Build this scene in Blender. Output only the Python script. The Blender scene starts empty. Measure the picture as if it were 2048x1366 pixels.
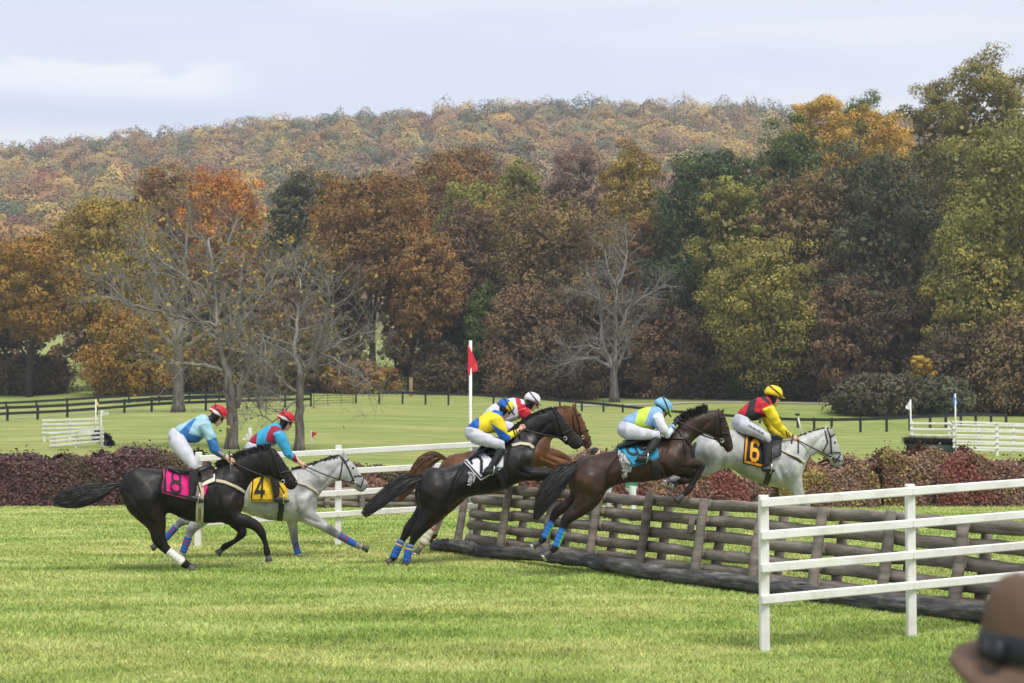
import bpy, math, random
import numpy as np
from mathutils import Vector, Matrix
from mathutils.bvhtree import BVHTree
R_ = math.radians
HAZE = 0.0003
scn = bpy.context.scene
COL = scn.collection
rng = np.random.default_rng(7)
random.seed(7)

# ------------------------------------------------------------------ camera
F, CX, CY, CH = 3200.0, 1024.0, 683.0, 2.13      # focal length in photo pixels, centre, eye height
HOR = 838.0
PITCH = math.atan((HOR - CY) / F)
cd = bpy.data.cameras.new('camera')
cam = bpy.data.objects.new('camera', cd)
COL.objects.link(cam)
cam.location = (0, 0, CH)
cam.rotation_euler = (math.pi / 2 + PITCH, 0, 0)
cd.sensor_width = 36
cd.lens = F * 36 / 2048
cd.clip_end = 6000
cd.clip_start = 0.1
cd.dof.use_dof = True
cd.dof.focus_distance = 22.5
cd.dof.aperture_fstop = 4.0
scn.camera = cam

# ------------------------------------------------------------------ world, sun, exposure
SUN_EL, SUN_AZ = 60.0, 150.0      # azimuth clockwise from +Y; behind the photographer
w = bpy.data.worlds.new('World')
scn.world = w
w.use_nodes = True
nt = w.node_tree
nt.nodes.clear()
N = nt.nodes.new
out = N('ShaderNodeOutputWorld'); bg = N('ShaderNodeBackground'); sky = N('ShaderNodeTexSky')
sky.sky_type = 'NISHITA'; sky.sun_disc = False
sky.sun_elevation = R_(SUN_EL); sky.sun_rotation = R_(SUN_AZ)
sky.air_density = 1.2; sky.dust_density = 2.0
tc = N('ShaderNodeTexCoord'); mp = N('ShaderNodeMapping'); no = N('ShaderNodeTexNoise'); rp = N('ShaderNodeValToRGB')
mp.inputs['Scale'].default_value = (1.1, 1.1, 7.5)
mp.inputs['Location'].default_value = (0.62, 0.1, 0.42)
no.inputs['Scale'].default_value = 3.1; no.inputs['Detail'].default_value = 7; no.inputs['Roughness'].default_value = 0.52
no.inputs['Distortion'].default_value = 0.25
rp.color_ramp.elements[0].position = 0.40; rp.color_ramp.elements[0].color = (5.7, 6.2, 7.3, 1)
rp.color_ramp.elements[1].position = 0.62; rp.color_ramp.elements[1].color = (6.6, 6.8, 7.3, 1)
mx = N('ShaderNodeMix'); mx.data_type = 'RGBA'; mx.inputs['Factor'].default_value = 0.9
L = nt.links.new
L(tc.outputs['Generated'], mp.inputs['Vector']); L(mp.outputs['Vector'], no.inputs['Vector'])
L(no.outputs['Fac'], rp.inputs['Fac'])
# a low bank of brighter cloud to the west, over the end of the hill
sx = N('ShaderNodeSeparateXYZ'); L(tc.outputs['Generated'], sx.inputs[0])
def mr(sock, a, b):
    q = N('ShaderNodeMapRange'); q.interpolation_type = 'SMOOTHSTEP'
    q.inputs['From Min'].default_value = a; q.inputs['From Max'].default_value = b; L(sock, q.inputs['Value']); return q.outputs['Result']
def mul(a, b):
    q = N('ShaderNodeMath'); q.operation = 'MULTIPLY'; L(a, q.inputs[0])
    if isinstance(b, float): q.inputs[1].default_value = b
    else: L(b, q.inputs[1])
    return q.outputs[0]
n2 = N('ShaderNodeTexNoise'); n2.inputs['Scale'].default_value = 16; n2.inputs['Detail'].default_value = 8; n2.inputs['Roughness'].default_value = .55
m2 = N('ShaderNodeMapping'); m2.inputs['Scale'].default_value = (1, 1, 2.4); L(tc.outputs['Generated'], m2.inputs['Vector']); L(m2.outputs['Vector'], n2.inputs['Vector'])
ad = N('ShaderNodeMath'); ad.operation = 'MULTIPLY_ADD'; L(n2.outputs['Fac'], ad.inputs[0]); ad.inputs[1].default_value = -.055; L(sx.outputs['Z'], ad.inputs[2])
bank = mul(mul(mr(ad.outputs[0], .188, .180), mr(sx.outputs['Z'], .183, .203)), mr(sx.outputs['X'], -.14, -.2))
under = mul(mul(mr(sx.outputs['Z'], .198, .188), mr(sx.outputs['Z'], .168, .182)), mr(sx.outputs['X'], -.12, -.2))
mb0 = N('ShaderNodeMix'); mb0.data_type = 'RGBA'; L(mul(under, .55), mb0.inputs['Factor']); L(rp.outputs['Color'], mb0.inputs['A']); mb0.inputs['B'].default_value = (5.0, 5.5, 6.9, 1)
mb1 = N('ShaderNodeMix'); mb1.data_type = 'RGBA'; L(mul(bank, .5), mb1.inputs['Factor']); L(mb0.outputs['Result'], mb1.inputs['A']); mb1.inputs['B'].default_value = (8.3, 8.2, 8.1, 1)
L(sky.outputs['Color'], mx.inputs['A']); L(mb1.outputs['Result'], mx.inputs['B'])
L(mx.outputs['Result'], bg.inputs['Color']); bg.inputs['Strength'].default_value = 0.1
L(bg.outputs['Background'], out.inputs['Surface'])
sd = bpy.data.lights.new('sun', 'SUN'); so = bpy.data.objects.new('sun', sd); COL.objects.link(so)
sd.energy = 2.5; sd.angle = R_(20); sd.color = (1.0, 0.95, 0.88)
az, el = R_(SUN_AZ), R_(SUN_EL)
sdir = Vector((math.sin(az) * math.cos(el), math.cos(az) * math.cos(el), math.sin(el)))
so.rotation_euler = sdir.to_track_quat('Z', 'Y').to_euler()
so.location = (0, -10, 40)
scn.view_settings.view_transform = 'Standard'
scn.view_settings.look = 'None'
scn.view_settings.exposure = 0.52
scn.view_settings.gamma = 1.0
scn.cycles.max_bounces = 5
scn.cycles.diffuse_bounces = 3
scn.cycles.glossy_bounces = 2
scn.cycles.volume_bounces = 0

# ------------------------------------------------------------------ helpers
CPOS = np.array([0, 0, CH])
FW = np.array([0, math.cos(PITCH), math.sin(PITCH)]); UP = np.array([0, -math.sin(PITCH), math.cos(PITCH)]); RT = np.array([1.0, 0, 0])

def ray(u, v):
    return (u - CX) * RT + (CY - v) * UP + F * FW

def P(u, v, Y):
    """the point that the photo shows at pixel (u, v), Y metres ahead of the photographer"""
    d = ray(u, v)
    return CPOS + d * (Y / d[1])

def proj(V):
    D = np.asarray(V) - CPOS
    z = D @ FW
    return np.stack([CX + F * (D @ RT) / z, CY - F * (D @ UP) / z], -1)

def inpoly(uv, poly):
    x, y = uv[:, 0], uv[:, 1]
    r = np.zeros(len(uv), bool)
    j = len(poly) - 1
    for i in range(len(poly)):
        xi, yi = poly[i]; xj, yj = poly[j]
        c = ((yi > y) != (yj > y)) & (x < (xj - xi) * (y - yi) / (yj - yi + 1e-9) + xi)
        r ^= c
        j = i
    return r

def srgb(r, g, b):
    return tuple(((c / 255 + .055) / 1.055) ** 2.4 if c > 10 else c / 255 / 12.92 for c in (r, g, b))

LOC = {}

def thing(name, label, cat, loc, group=None):
    o = bpy.data.objects.new(name, None)
    COL.objects.link(o)
    o.location = loc
    o.empty_display_size = 0.2
    o['label'] = label; o['category'] = cat
    if group: o['group'] = group
    LOC[o.name] = np.array(loc, float)
    return o

def tag(o, label, cat, group=None):
    o['label'] = label; o['category'] = cat
    if group: o['group'] = group
    return o

def mesh(name, V, Fc, smooth=True):
    me = bpy.data.meshes.new(name)
    V = np.asarray(V, np.float32)
    if isinstance(Fc, np.ndarray):
        k = Fc.shape[1]
        me.vertices.add(len(V)); me.vertices.foreach_set('co', V.ravel())
        me.loops.add(Fc.size); me.loops.foreach_set('vertex_index', Fc.ravel().astype(np.int32))
        me.polygons.add(len(Fc)); me.polygons.foreach_set('loop_start', np.arange(0, Fc.size, k, dtype=np.int32))
        me.update(calc_edges=True)
    else:
        me.from_pydata(V.tolist(), [], [list(map(int, f)) for f in Fc])
        me.update()
    if smooth:
        me.polygons.foreach_set('use_smooth', np.ones(len(me.polygons), bool))
    return me

def setcol(me, cols, domain='POINT'):
    a = me.attributes.new('Col', 'FLOAT_COLOR', domain)
    c = np.ones((len(cols), 4), np.float32); c[:, :3] = cols
    a.data.foreach_set('color', c.ravel())

def obj(name, V, Fc, mat, parent=None, smooth=True, cols=None, domain='POINT', me=None, loc=None):
    """links ONE mesh object; V in world coordinates, stored relative to its thing's base"""
    if me is None:
        V = np.asarray(V, float)
        if parent is not None:
            base = LOC[parent.name]
        else:
            base = np.array(loc, float) if loc is not None else np.array([(V[:, 0].min() + V[:, 0].max()) / 2, (V[:, 1].min() + V[:, 1].max()) / 2, V[:, 2].min()])
        me = mesh(name, V - base, Fc, smooth)
        if cols is not None: setcol(me, cols, domain)
    else:
        base = LOC[parent.name]
    o = bpy.data.objects.new(name, me)
    COL.objects.link(o)
    if mat is not None: me.materials.append(mat)
    if parent is not None:
        o.parent = parent
    else:
        o.location = base
    LOC[o.name] = base
    return o

class MB:
    def __init__(s): s.V = []; s.F = []; s.n = 0
    def add(s, VF):
        V, Fc = VF
        V = np.asarray(V, float)
        s.V.append(V)
        for f in Fc: s.F.append([i + s.n for i in f])
        s.n += len(V)
        return s
    def vf(s): return np.concatenate(s.V), s.F

def nrm(v): return np.asarray(v, float) / (np.linalg.norm(v) + 1e-12)

def loft(rings, n=16, p=1.0, cap=True):
    """rings: (centre, a, b) vectors; closed skin with end caps"""
    th = np.linspace(0, 2 * np.pi, n, endpoint=False)
    c, s_ = np.cos(th), np.sin(th)
    c = np.sign(c) * np.abs(c) ** p; s_ = np.sign(s_) * np.abs(s_) ** p
    V = []
    for (o, a, b) in rings:
        V.append(np.asarray(o)[None] + c[:, None] * np.asarray(a)[None] + s_[:, None] * np.asarray(b)[None])
    V = np.concatenate(V)
    Fc = []
    for i in range(len(rings) - 1):
        for j in range(n):
            k = (j + 1) % n
            Fc.append([i * n + j, i * n + k, (i + 1) * n + k, (i + 1) * n + j])
    if cap:
        m = len(V)
        V = np.concatenate([V, [rings[0][0]], [rings[-1][0]]])
        l = (len(rings) - 1) * n
        for j in range(n):
            k = (j + 1) % n
            Fc.append([m, k, j]); Fc.append([m + 1, l + j, l + k])
    return V, Fc

def tube(pts, rad, n=8, side=None, flat=1.0, cap=True):
    pts = [np.asarray(p, float) for p in pts]
    if np.isscalar(rad): rad = [rad] * len(pts)
    rings = []
    a = None
    for i in range(len(pts)):
        t = nrm(pts[min(i + 1, len(pts) - 1)] - pts[max(i - 1, 0)])
        if side is not None:
            b = nrm(np.asarray(side) - t * np.dot(side, t)); a = np.cross(b, t)
        else:
            if a is None:
                h = np.array([0, 0, 1.0]) if abs(t[2]) < .9 else np.array([1.0, 0, 0])
                a = nrm(np.cross(t, h))
            else:
                a = nrm(a - t * np.dot(a, t))
            b = np.cross(t, a)
        rings.append((pts[i], a * rad[i], b * rad[i] * flat))
    return loft(rings, n, 1.0, cap)

def ellips(c, ax, r, nu=12, nv=8):
    """ellipsoid with axes ax (3 unit vectors) and radii r"""
    V = []; Fc = []
    c = np.asarray(c)
    for i in range(1, nv):
        ph = math.pi * i / nv
        for j in range(nu):
            th = 2 * math.pi * j / nu
            V.append(c + ax[0] * r[0] * math.sin(ph) * math.cos(th) + ax[1] * r[1] * math.sin(ph) * math.sin(th) + ax[2] * r[2] * math.cos(ph))
    m = len(V)
    V += [c + ax[2] * r[2], c - ax[2] * r[2]]
    for i in range(nv - 2):
        for j in range(nu):
            k = (j + 1) % nu
            Fc.append([i * nu + j, (i + 1) * nu + j, (i + 1) * nu + k, i * nu + k])
    for j in range(nu):
        k = (j + 1) % nu
        Fc.append([m, j, k]); Fc.append([m + 1, (nv - 2) * nu + k, (nv - 2) * nu + j])
    return np.array(V), Fc

XYZ = np.eye(3)

def box(p0, p1, wid, hei, upv=(0, 0, 1), bev=0.008):
    """bevelled beam from p0 to p1"""
    p0 = np.asarray(p0, float); p1 = np.asarray(p1, float)
    t = nrm(p1 - p0)
    s_ = np.cross(t, np.asarray(upv, float))
    if np.linalg.norm(s_) < 1e-3: s_ = np.array([1.0, 0, 0])
    s_ = nrm(s_); u_ = np.cross(s_, t)
    a, b = wid / 2, hei / 2
    pr = [(a - bev, b), (a, b - bev), (a, -b + bev), (a - bev, -b), (-a + bev, -b), (-a, -b + bev), (-a, b - bev), (-a + bev, b)]
    V = []
    for (q, k) in ((p0, .0), (p0 + t * bev, 1), (p1 - t * bev, 1), (p1, 0)):
        f = 1.0 if k else 1 - bev / max(a, b) * .8
        for (x, y) in pr: V.append(q + s_ * x * f + u_ * y * f)
    Fc = []
    for i in range(3):
        for j in range(8):
            k = (j + 1) % 8
            Fc.append([i * 8 + j, i * 8 + k, i * 8 + 8 + k, i * 8 + 8 + j])
    Fc.append(list(range(7, -1, -1))); Fc.append(list(range(24, 32)))
    return np.array(V), Fc

def remesh(VF, voxel, it=3, fac=.5):
    me = mesh('tmp', VF[0], VF[1])
    o = bpy.data.objects.new('tmp', me); COL.objects.link(o)
    m = o.modifiers.new('r', 'REMESH'); m.mode = 'VOXEL'; m.voxel_size = voxel; m.adaptivity = 0; m.use_smooth_shade = True
    if it:
        s_ = o.modifiers.new('s', 'SMOOTH'); s_.factor = fac; s_.iterations = it
    dg = bpy.context.evaluated_depsgraph_get()
    ev = o.evaluated_get(dg).to_mesh()
    V = np.empty(len(ev.vertices) * 3, np.float32); ev.vertices.foreach_get('co', V)
    Fc = [list(p.vertices) for p in ev.polygons]
    o.evaluated_get(dg).to_mesh_clear()
    bpy.data.objects.remove(o); bpy.data.meshes.remove(me)
    return V.reshape(-1, 3).astype(float), Fc

def dense(R, k=4):
    """rounder rings: Catmull-Rom between the given ones"""
    n_ = len(R); Q = [tuple(np.asarray(x, float) for x in r) for r in R]; out = []
    for i in range(n_ - 1):
        for j in range(k):
            t_ = j / k; row = []
            for c in range(3):
                p0, p1, p2, p3 = Q[max(i - 1, 0)][c], Q[i][c], Q[i + 1][c], Q[min(i + 2, n_ - 1)][c]
                row.append(.5 * (2 * p1 + (p2 - p0) * t_ + (2 * p0 - 5 * p1 + 4 * p2 - p3) * t_ ** 2 + (3 * p1 - p0 - 3 * p2 + p3) * t_ ** 3))
            out.append(tuple(row))
    return out + [Q[-1]]

def edges(Fc):
    f = np.array([x if len(x) == 4 else x + [x[0]] for x in Fc])
    e = np.concatenate([f[:, [0, 1]], f[:, [1, 2]], f[:, [2, 3]], f[:, [3, 0]]])
    return np.concatenate([e, e[:, ::-1]])

def relax(V, Fc, wgt, it):
    e = edges(Fc); n_ = len(V); deg = np.bincount(e[:, 0], minlength=n_).astype(float)
    V = V.copy()
    for _ in range(it):
        S_ = np.stack([np.bincount(e[:, 0], V[e[:, 1], c], n_) for c in range(3)], -1) / deg[:, None]
        V += (S_ - V) * wgt[:, None]
    return V

def vnormals(V, Fc):
    f = np.array([x[:4] if len(x) >= 4 else x + [x[-1]] for x in Fc])
    n_ = np.cross(V[f[:, 2]] - V[f[:, 0]], V[f[:, 3]] - V[f[:, 1]])
    N_ = np.stack([sum(np.bincount(f[:, k], n_[:, c], len(V)) for k in range(4)) for c in range(3)], -1)
    return N_ / (np.linalg.norm(N_, axis=1)[:, None] + 1e-12)

def segdist(uv, poly):
    d = np.full(len(uv), 1e9)
    for a, b_ in zip(poly[:-1], poly[1:]):
        a, b_ = np.array(a, float), np.array(b_, float); ab = b_ - a
        t_ = np.clip(((uv - a) @ ab) / (ab @ ab + 1e-9), 0, 1)
        d = np.minimum(d, np.linalg.norm(uv - a - t_[:, None] * ab, axis=1))
    return d

# ------------------------------------------------------------------ materials
def newmat(name):
    m = bpy.data.materials.new(name); m.use_nodes = True
    t = m.node_tree
    return m, t, t.nodes['Principled BSDF'], t.nodes.new, t.links.new

def noise(t, vec, scale, detail=4, rough=.55, stretch=None):
    n = t.nodes.new('ShaderNodeTexNoise')
    n.inputs['Scale'].default_value = scale; n.inputs['Detail'].default_value = detail; n.inputs['Roughness'].default_value = rough
    if stretch:
        mp_ = t.nodes.new('ShaderNodeMapping'); mp_.inputs['Scale'].default_value = stretch
        t.links.new(vec, mp_.inputs['Vector']); vec = mp_.outputs['Vector']
    t.links.new(vec, n.inputs['Vector'])
    return n.outputs['Fac']

def ramp(t, fac, stops):
    r = t.nodes.new('ShaderNodeValToRGB')
    e = r.color_ramp.elements
    while len(e) < len(stops): e.new(.5)
    for i, (p, c) in enumerate(stops):
        e[i].position = p; e[i].color = (*c, 1) if len(c) == 3 else c
    t.links.new(fac, r.inputs['Fac'])
    return r.outputs['Color']

def mixc(t, a, b, fac, blend='MIX'):
    m = t.nodes.new('ShaderNodeMix'); m.data_type = 'RGBA'; m.blend_type = blend
    for s_, v in (('A', a), ('B', b)):
        if isinstance(v, tuple): m.inputs[s_].default_value = (*v, 1) if len(v) == 3 else v
        else: t.links.new(v, m.inputs[s_])
    if isinstance(fac, (int, float)): m.inputs['Factor'].default_value = fac
    else: t.links.new(fac, m.inputs['Factor'])
    return m.outputs['Result']

def bump(t, b, h, strength, dist=.02):
    n = t.nodes.new('ShaderNodeBump'); n.inputs['Strength'].default_value = strength; n.inputs['Distance'].default_value = dist
    t.links.new(h, n.inputs['Height']); t.links.new(n.outputs['Normal'], b.inputs['Normal'])

def mat_attr(name, rough=.7, var=.25, scale=9, bmp=0, bscale=30, spec=.4, stretch=None, sheen=0):
    """the colour of each point (dye, coat, leaf) from the mesh, broken up by noise"""
    m, t, b, n, l = newmat(name)
    a = n('ShaderNodeAttribute'); a.attribute_name = 'Col'
    c = n('ShaderNodeTexCoord').outputs['Object']
    f = noise(t, c, scale, 5, .6, stretch)
    g = ramp(t, f, [(.28, (1 - var,) * 3), (.72, (1 + var,) * 3)])
    l(mixc(t, a.outputs['Color'], g, 1.0, 'MULTIPLY'), b.inputs['Base Color'])
    b.inputs['Roughness'].default_value = rough
    b.inputs['Specular IOR Level'].default_value = spec
    if sheen: b.inputs['Sheen Weight'].default_value = sheen
    if bmp: bump(t, b, noise(t, c, bscale, 4, .6, stretch), bmp, .012)
    if 'coat' in name:
        rr = ramp(t, noise(t, c, 4.5, 5, .65), [(.3, (.34,) * 3), (.7, (.66,) * 3)]); l(rr, b.inputs['Roughness'])
    return m

def mat_flat(name, col, rough=.6, var=.15, scale=8, bmp=0, bscale=30, metal=0, spec=.4, stretch=None):
    m, t, b, n, l = newmat(name)
    c = n('ShaderNodeTexCoord').outputs['Object']
    f = noise(t, c, scale, 5, .6, stretch)
    l(ramp(t, f, [(.3, tuple(x * (1 - var) for x in col)), (.7, tuple(x * (1 + var) for x in col))]), b.inputs['Base Color'])
    b.inputs['Roughness'].default_value = rough; b.inputs['Metallic'].default_value = metal
    b.inputs['Specular IOR Level'].default_value = spec
    if bmp: bump(t, b, noise(t, c, bscale, 4, .6, stretch), bmp, .012)
    return m

M = {}
M['coat'] = mat_attr('horse_coat', .5, .4, 6, .35, 16, .2, None)
M['greycoat'] = mat_attr('grey_horse_coat', .55, .13, 11, .1, 24, .4)
M['cloth'] = mat_attr('silk_cloth', .62, .12, 10, 1.0, 11, .35, (1, 1, .5))
M['skin'] = mat_attr('skin', .5, .1, 20)
M['leather'] = mat_flat('black_leather', (.018, .018, .02), .38, .3, 14, .35, 22)
M['brownleather'] = mat_flat('brown_leather', (.03, .018, .013), .5, .25, 18)
M['strap'] = mat_flat('bridle_leather', (.016, .012, .011), .45, .2, 20)
M['webbing'] = mat_flat('tan_webbing', (.5, .44, .31), .8, .12, 30)
M['hair'] = mat_attr('horse_hair', .5, .3, 12, 0, 30, .4)
M['hoof'] = mat_flat('hoof_horn', (.055, .05, .047), .5, .4, 18)
M['steel'] = mat_flat('steel', (.6, .6, .58), .3, .1, 8, metal=1.0)
M['gloss'] = mat_flat('dark_gloss', (.01, .01, .012), .12, .1, 8, spec=.6)
m, t, b, n, l = newmat('white_rail_paint')
c = n('ShaderNodeTexCoord').outputs['Object']
base_ = ramp(t, noise(t, c, 2.2, 6, .65), [(.32, (.60, .585, .53)), (.5, (.72, .71, .67)), (.7, (.76, .755, .73))])
st_ = ramp(t, noise(t, c, 2.6, 7, .75, (3.5, 3.5, .55)), [(.58, (0, 0, 0)), (.78, (.6, .6, .6))])
l(mixc(t, base_, (.40, .33, .20), st_), b.inputs['Base Color'])
b.inputs['Roughness'].default_value = .5; bump(t, b, noise(t, c, 16, 4, .6, (.4, .4, 2.0)), .2, .01)
M['white'] = m
M['blackpaint'] = mat_flat('black_fence_paint', (.012, .014, .017), .6, .3, 2)
M['plain'] = mat_attr('plain_cloth', .8, .12, 12)
M['leaf'] = mat_attr('leaves', .8, .3, .35, spec=.15)
M['hedgeleaf'] = mat_attr('hedge_leaves', .75, .3, 2.2, spec=.2)
M['bark'] = mat_flat('dark_bark', (.045, .038, .032), .9, .4, 2.5, .6, 9, stretch=(1, 1, .3))
M['greybark'] = mat_flat('grey_bark', (.20, .185, .165), .9, .4, 2.2, .7, 9, stretch=(1, 1, .35))
M['trunkbark'] = mat_flat('furrowed_bark', (.115, .102, .088), .95, .75, 4.5, 1.0, 14, stretch=(1.6, 1.6, .3))

def mat_wood(name, c0, c1, c2, sc=1.0):
    m, t, b, n, l = newmat(name)
    c = n('ShaderNodeTexCoord').outputs['Object']
    f = noise(t, c, 3.2 * sc, 7, .65, (.55, .55, 3.4))
    k = noise(t, c, 1.1 * sc, 3, .5)
    a = ramp(t, f, [(.3, c0), (.52, c1), (.75, c2)])
    l(mixc(t, a, ramp(t, k, [(.3, (.7, .7, .72)), (.7, (1.2, 1.18, 1.15))]), 1.0, 'MULTIPLY'), b.inputs['Base Color'])
    b.inputs['Roughness'].default_value = .85
    b.inputs['Specular IOR Level'].default_value = .25
    bump(t, b, f, .7, .02)
    return m
M['log'] = mat_wood('weathered_log', (.095, .083, .068), (.215, .187, .155), (.35, .31, .26))
M['groundlog'] = mat_wood('tarred_log', (.032, .032, .033), (.10, .097, .094), (.29, .275, .255), 1.6)

def turf(t, pos):
    """the colour of the grass at a place on the ground"""
    big = noise(t, pos, .13, 3, .5, (.8, 2.0, 1))
    mid = noise(t, pos, .75, 5, .6, (.55, 1.5, 1))
    fine = noise(t, pos, 7.0, 5, .7, (.6, 1.2, 1))
    a = ramp(t, mid, [(.28, (.165, .235, .055)), (.5, (.315, .38, .118)), (.74, (.48, .505, .22))])
    bcol = ramp(t, big, [(.36, (.80, .92, .74)), (.62, (1.1, 1.04, 1.1))])
    c_ = mixc(t, a, bcol, 1.0, 'MULTIPLY')
    straw = noise(t, pos, .33, 5, .65, (.5, 1.9, 1))
    sf = ramp(t, straw, [(.52, (0, 0, 0)), (.76, (.36, .36, .36))])
    c_ = mixc(t, c_, (.50, .44, .22), sf)
    tuft = noise(t, pos, 2.3, 4, .7, (.5, 1.1, 1))
    c_ = mixc(t, c_, ramp(t, tuft, [(.60, (1, 1, 1)), (.74, (.58, .68, .5))]), 1.0, 'MULTIPLY')
    return mixc(t, c_, ramp(t, fine, [(.3, (.68, .71, .66)), (.7, (1.27, 1.24, 1.2))]), 1.0, 'MULTIPLY')
# ------------------------------------------------------------------ terrain
TU = np.array([-900, 0, 300, 700, 950, 1200, 1450, 1700, 2048, 2950], float)
TD = [-20, 0, 42, 70, 100, 130, 155, 190, 230, 300, 400, 900, 1010]
RIDGE = np.array([340, 297, 272, 232, 215, 209, 211, 234, 252, 277], float)
zr = CH + (HOR - RIDGE) * 900 / F - 12
TZ = np.array([[0] * 10, [0] * 10, [0] * 10,
    [1.0, .93, 1.05, 1.05, .9, .7, .5, .42, .42, .42],
    [1.5, 1.4, 1.75, 1.9, 1.75, 1.3, .8, .6, .7, .7],
    [1.9, 1.85, 2.5, 2.75, 2.6, 1.95, 1.2, 1.1, 1.4, 1.4],
    [2.3, 2.45, 3.1, 3.6, 3.4, 3.0, 3.4, 3.2, 2.7, 2.6],
    [4.6, 4.86, 5.2, 5.4, 5.2, 4.9, 5.0, 5.0, 4.6, 4.6],
    [7, 7, 7.5, 7.5, 7.2, 7, 7, 7, 7, 7],
    [13] * 10, [22] * 10, zr, zr - 6])

def T(x, y):
    x = np.atleast_1d(np.asarray(x, float)); y = np.atleast_1d(np.asarray(y, float))
    u = np.clip(CX + F * x / np.maximum(y, 25), TU[0], TU[-1])
    z = np.zeros_like(x)
    i = np.clip(np.searchsorted(TD, y, side='right') - 1, 0, len(TD) - 2)
    j = np.clip(np.searchsorted(TU, u, side='right') - 1, 0, len(TU) - 2)
    td = np.asarray(TD, float)
    fy = np.clip((y - td[i]) / (td[i + 1] - td[i]), 0, 1)
    fx = (u - TU[j]) / (TU[j + 1] - TU[j]); fx = fx * fx * (3 - 2 * fx)
    z = (TZ[i, j] * (1 - fx) + TZ[i, j + 1] * fx) * (1 - fy) + (TZ[i + 1, j] * (1 - fx) + TZ[i + 1, j + 1] * fx) * fy
    return z

def Tz(x, y): return float(T(x, y)[0])

ys = np.concatenate([np.arange(-20, 60, 2), np.arange(60, 240, 3), np.arange(240, 440, 12), np.arange(440, 1011, 30)])
s = np.linspace(-1, 1, 121)
V = []
for y in ys:
    half = 40 + max(y, 0) * .62
    xs = s * half
    V.append(np.stack([xs, np.full_like(xs, y), T(xs, np.full_like(xs, y))], -1))
V = np.concatenate(V)
nx = len(s)
idx = np.arange(len(ys) * nx).reshape(len(ys), nx)
Fq = np.stack([idx[:-1, :-1], idx[:-1, 1:], idx[1:, 1:], idx[1:, :-1]], -1).reshape(-1, 4)
m, t, b, n, l = newmat('turf')
pos = n('ShaderNodeNewGeometry').outputs['Position']
sep = n('ShaderNodeSeparateXYZ'); l(pos, sep.inputs[0])
far = n('ShaderNodeMapRange'); far.inputs['From Min'].default_value = 36; far.inputs['From Max'].default_value = 60
l(sep.outputs['Y'], far.inputs['Value'])
near_c = turf(t, pos)
st = noise(t, pos, .13, 6, .68, (.5, 1.3, 1))
fine2 = noise(t, pos, 1.5, 6, .75, (.22, .75, 1))
far_c = ramp(t, st, [(.3, (.18, .235, .06)), (.48, (.255, .30, .09)), (.6, (.32, .32, .12)), (.75, (.39, .345, .15))])
far_c = mixc(t, far_c, ramp(t, fine2, [(.3, (.62, .65, .56)), (.68, (1.22, 1.22, 1.2))]), 1.0, 'MULTIPLY')
cc = mixc(t, near_c, far_c, far.outputs['Result'])
wood = n('ShaderNodeMapRange'); wood.inputs['From Min'].default_value = 395; wood.inputs['From Max'].default_value = 430
l(sep.outputs['Y'], wood.inputs['Value'])
cc = mixc(t, cc, (.12, .085, .05), wood.outputs['Result'])
l(cc, b.inputs['Base Color'])
b.inputs['Roughness'].default_value = .95; b.inputs['Specular IOR Level'].default_value = .1
bump(t, b, noise(t, pos, 9, 6, .7, (.6, 1.3, 1)), .9, .05)
g = obj('ground', V, Fq, m, loc=(0, 0, 0))
g['kind'] = 'structure'

# gravel track by the woods and worn track along the black fence
def strip(name, pts, wid, mat):
    V = []; Fc = []
    for i, (x, y) in enumerate(pts):
        for k, q in enumerate((-wid / 2, wid / 2)):
            V.append((x, y + q, Tz(x, y + q) + .06))
    for i in range(len(pts) - 1): Fc.append([2 * i, 2 * i + 2, 2 * i + 3, 2 * i + 1])
    o = obj(name, V, Fc, mat); o['kind'] = 'structure'; return o
M['gravel'] = mat_flat('pale_gravel', (.36, .33, .28), .95, .2, .8)
def xu(u, Y): return (u - CX) / F * Y
strip('gravel_path', [(xu(u, 164), 164) for u in np.linspace(1150, 1725, 40)], 3.2, M['gravel'])
strip('gravel_path', [(xu(u, 146), 146 + k) for u, k in zip(np.linspace(-150, 640, 40), np.linspace(-9, 9, 40))], 1.4, M['gravel'])

# ------------------------------------------------------------------ grass blades on the near turf
nb = 620000
Y = 11.5 * (42 / 11.5) ** (rng.random(nb) ** 1.25)
X = (rng.random(nb) - .5) * 2 * (Y * .345 + .8)
ok = ~((X > 1.2) & (Y < 12.4))
X, Y = X[ok], Y[ok]; nb = len(X)
cl = .5 + .5 * np.sin(X * 2.1 + np.sin(Y * 1.3) * 2) * np.sin(Y * 1.7 + np.sin(X * .9) * 2)
h = (.018 + .020 * rng.random(nb) + .014 * cl * rng.random(nb))
ang = rng.random(nb) * 2 * np.pi
wd = (.0042 + .0035 * rng.random(nb)) * np.clip(Y / 17, .8, 2.2)
lean = (.5 + 1.1 * rng.random(nb)) * h; la = rng.random(nb) * 2 * np.pi
dx, dy = np.cos(ang) * wd, np.sin(ang) * wd
V = np.empty((nb, 3, 3), np.float32)
V[:, 0] = np.stack([X - dx, Y - dy, np.full(nb, -.004)], -1)
V[:, 1] = np.stack([X + dx, Y + dy, np.full(nb, -.004)], -1)
V[:, 2] = np.stack([X + np.cos(la) * lean, Y + np.sin(la) * lean, h], -1)
m, t, b, n, l = newmat('grass_blades')
a = n('ShaderNodeAttribute'); a.attribute_name = 'Col'
l(mixc(t, turf(t, n('ShaderNodeNewGeometry').outputs['Position']), a.outputs['Color'], 1.0, 'MULTIPLY'), b.inputs['Base Color'])
b.inputs['Roughness'].default_value = .7; b.inputs['Specular IOR Level'].default_value = .2
vr = (.85 + .6 * rng.random(nb))
dry = rng.random(nb) < .08
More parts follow.
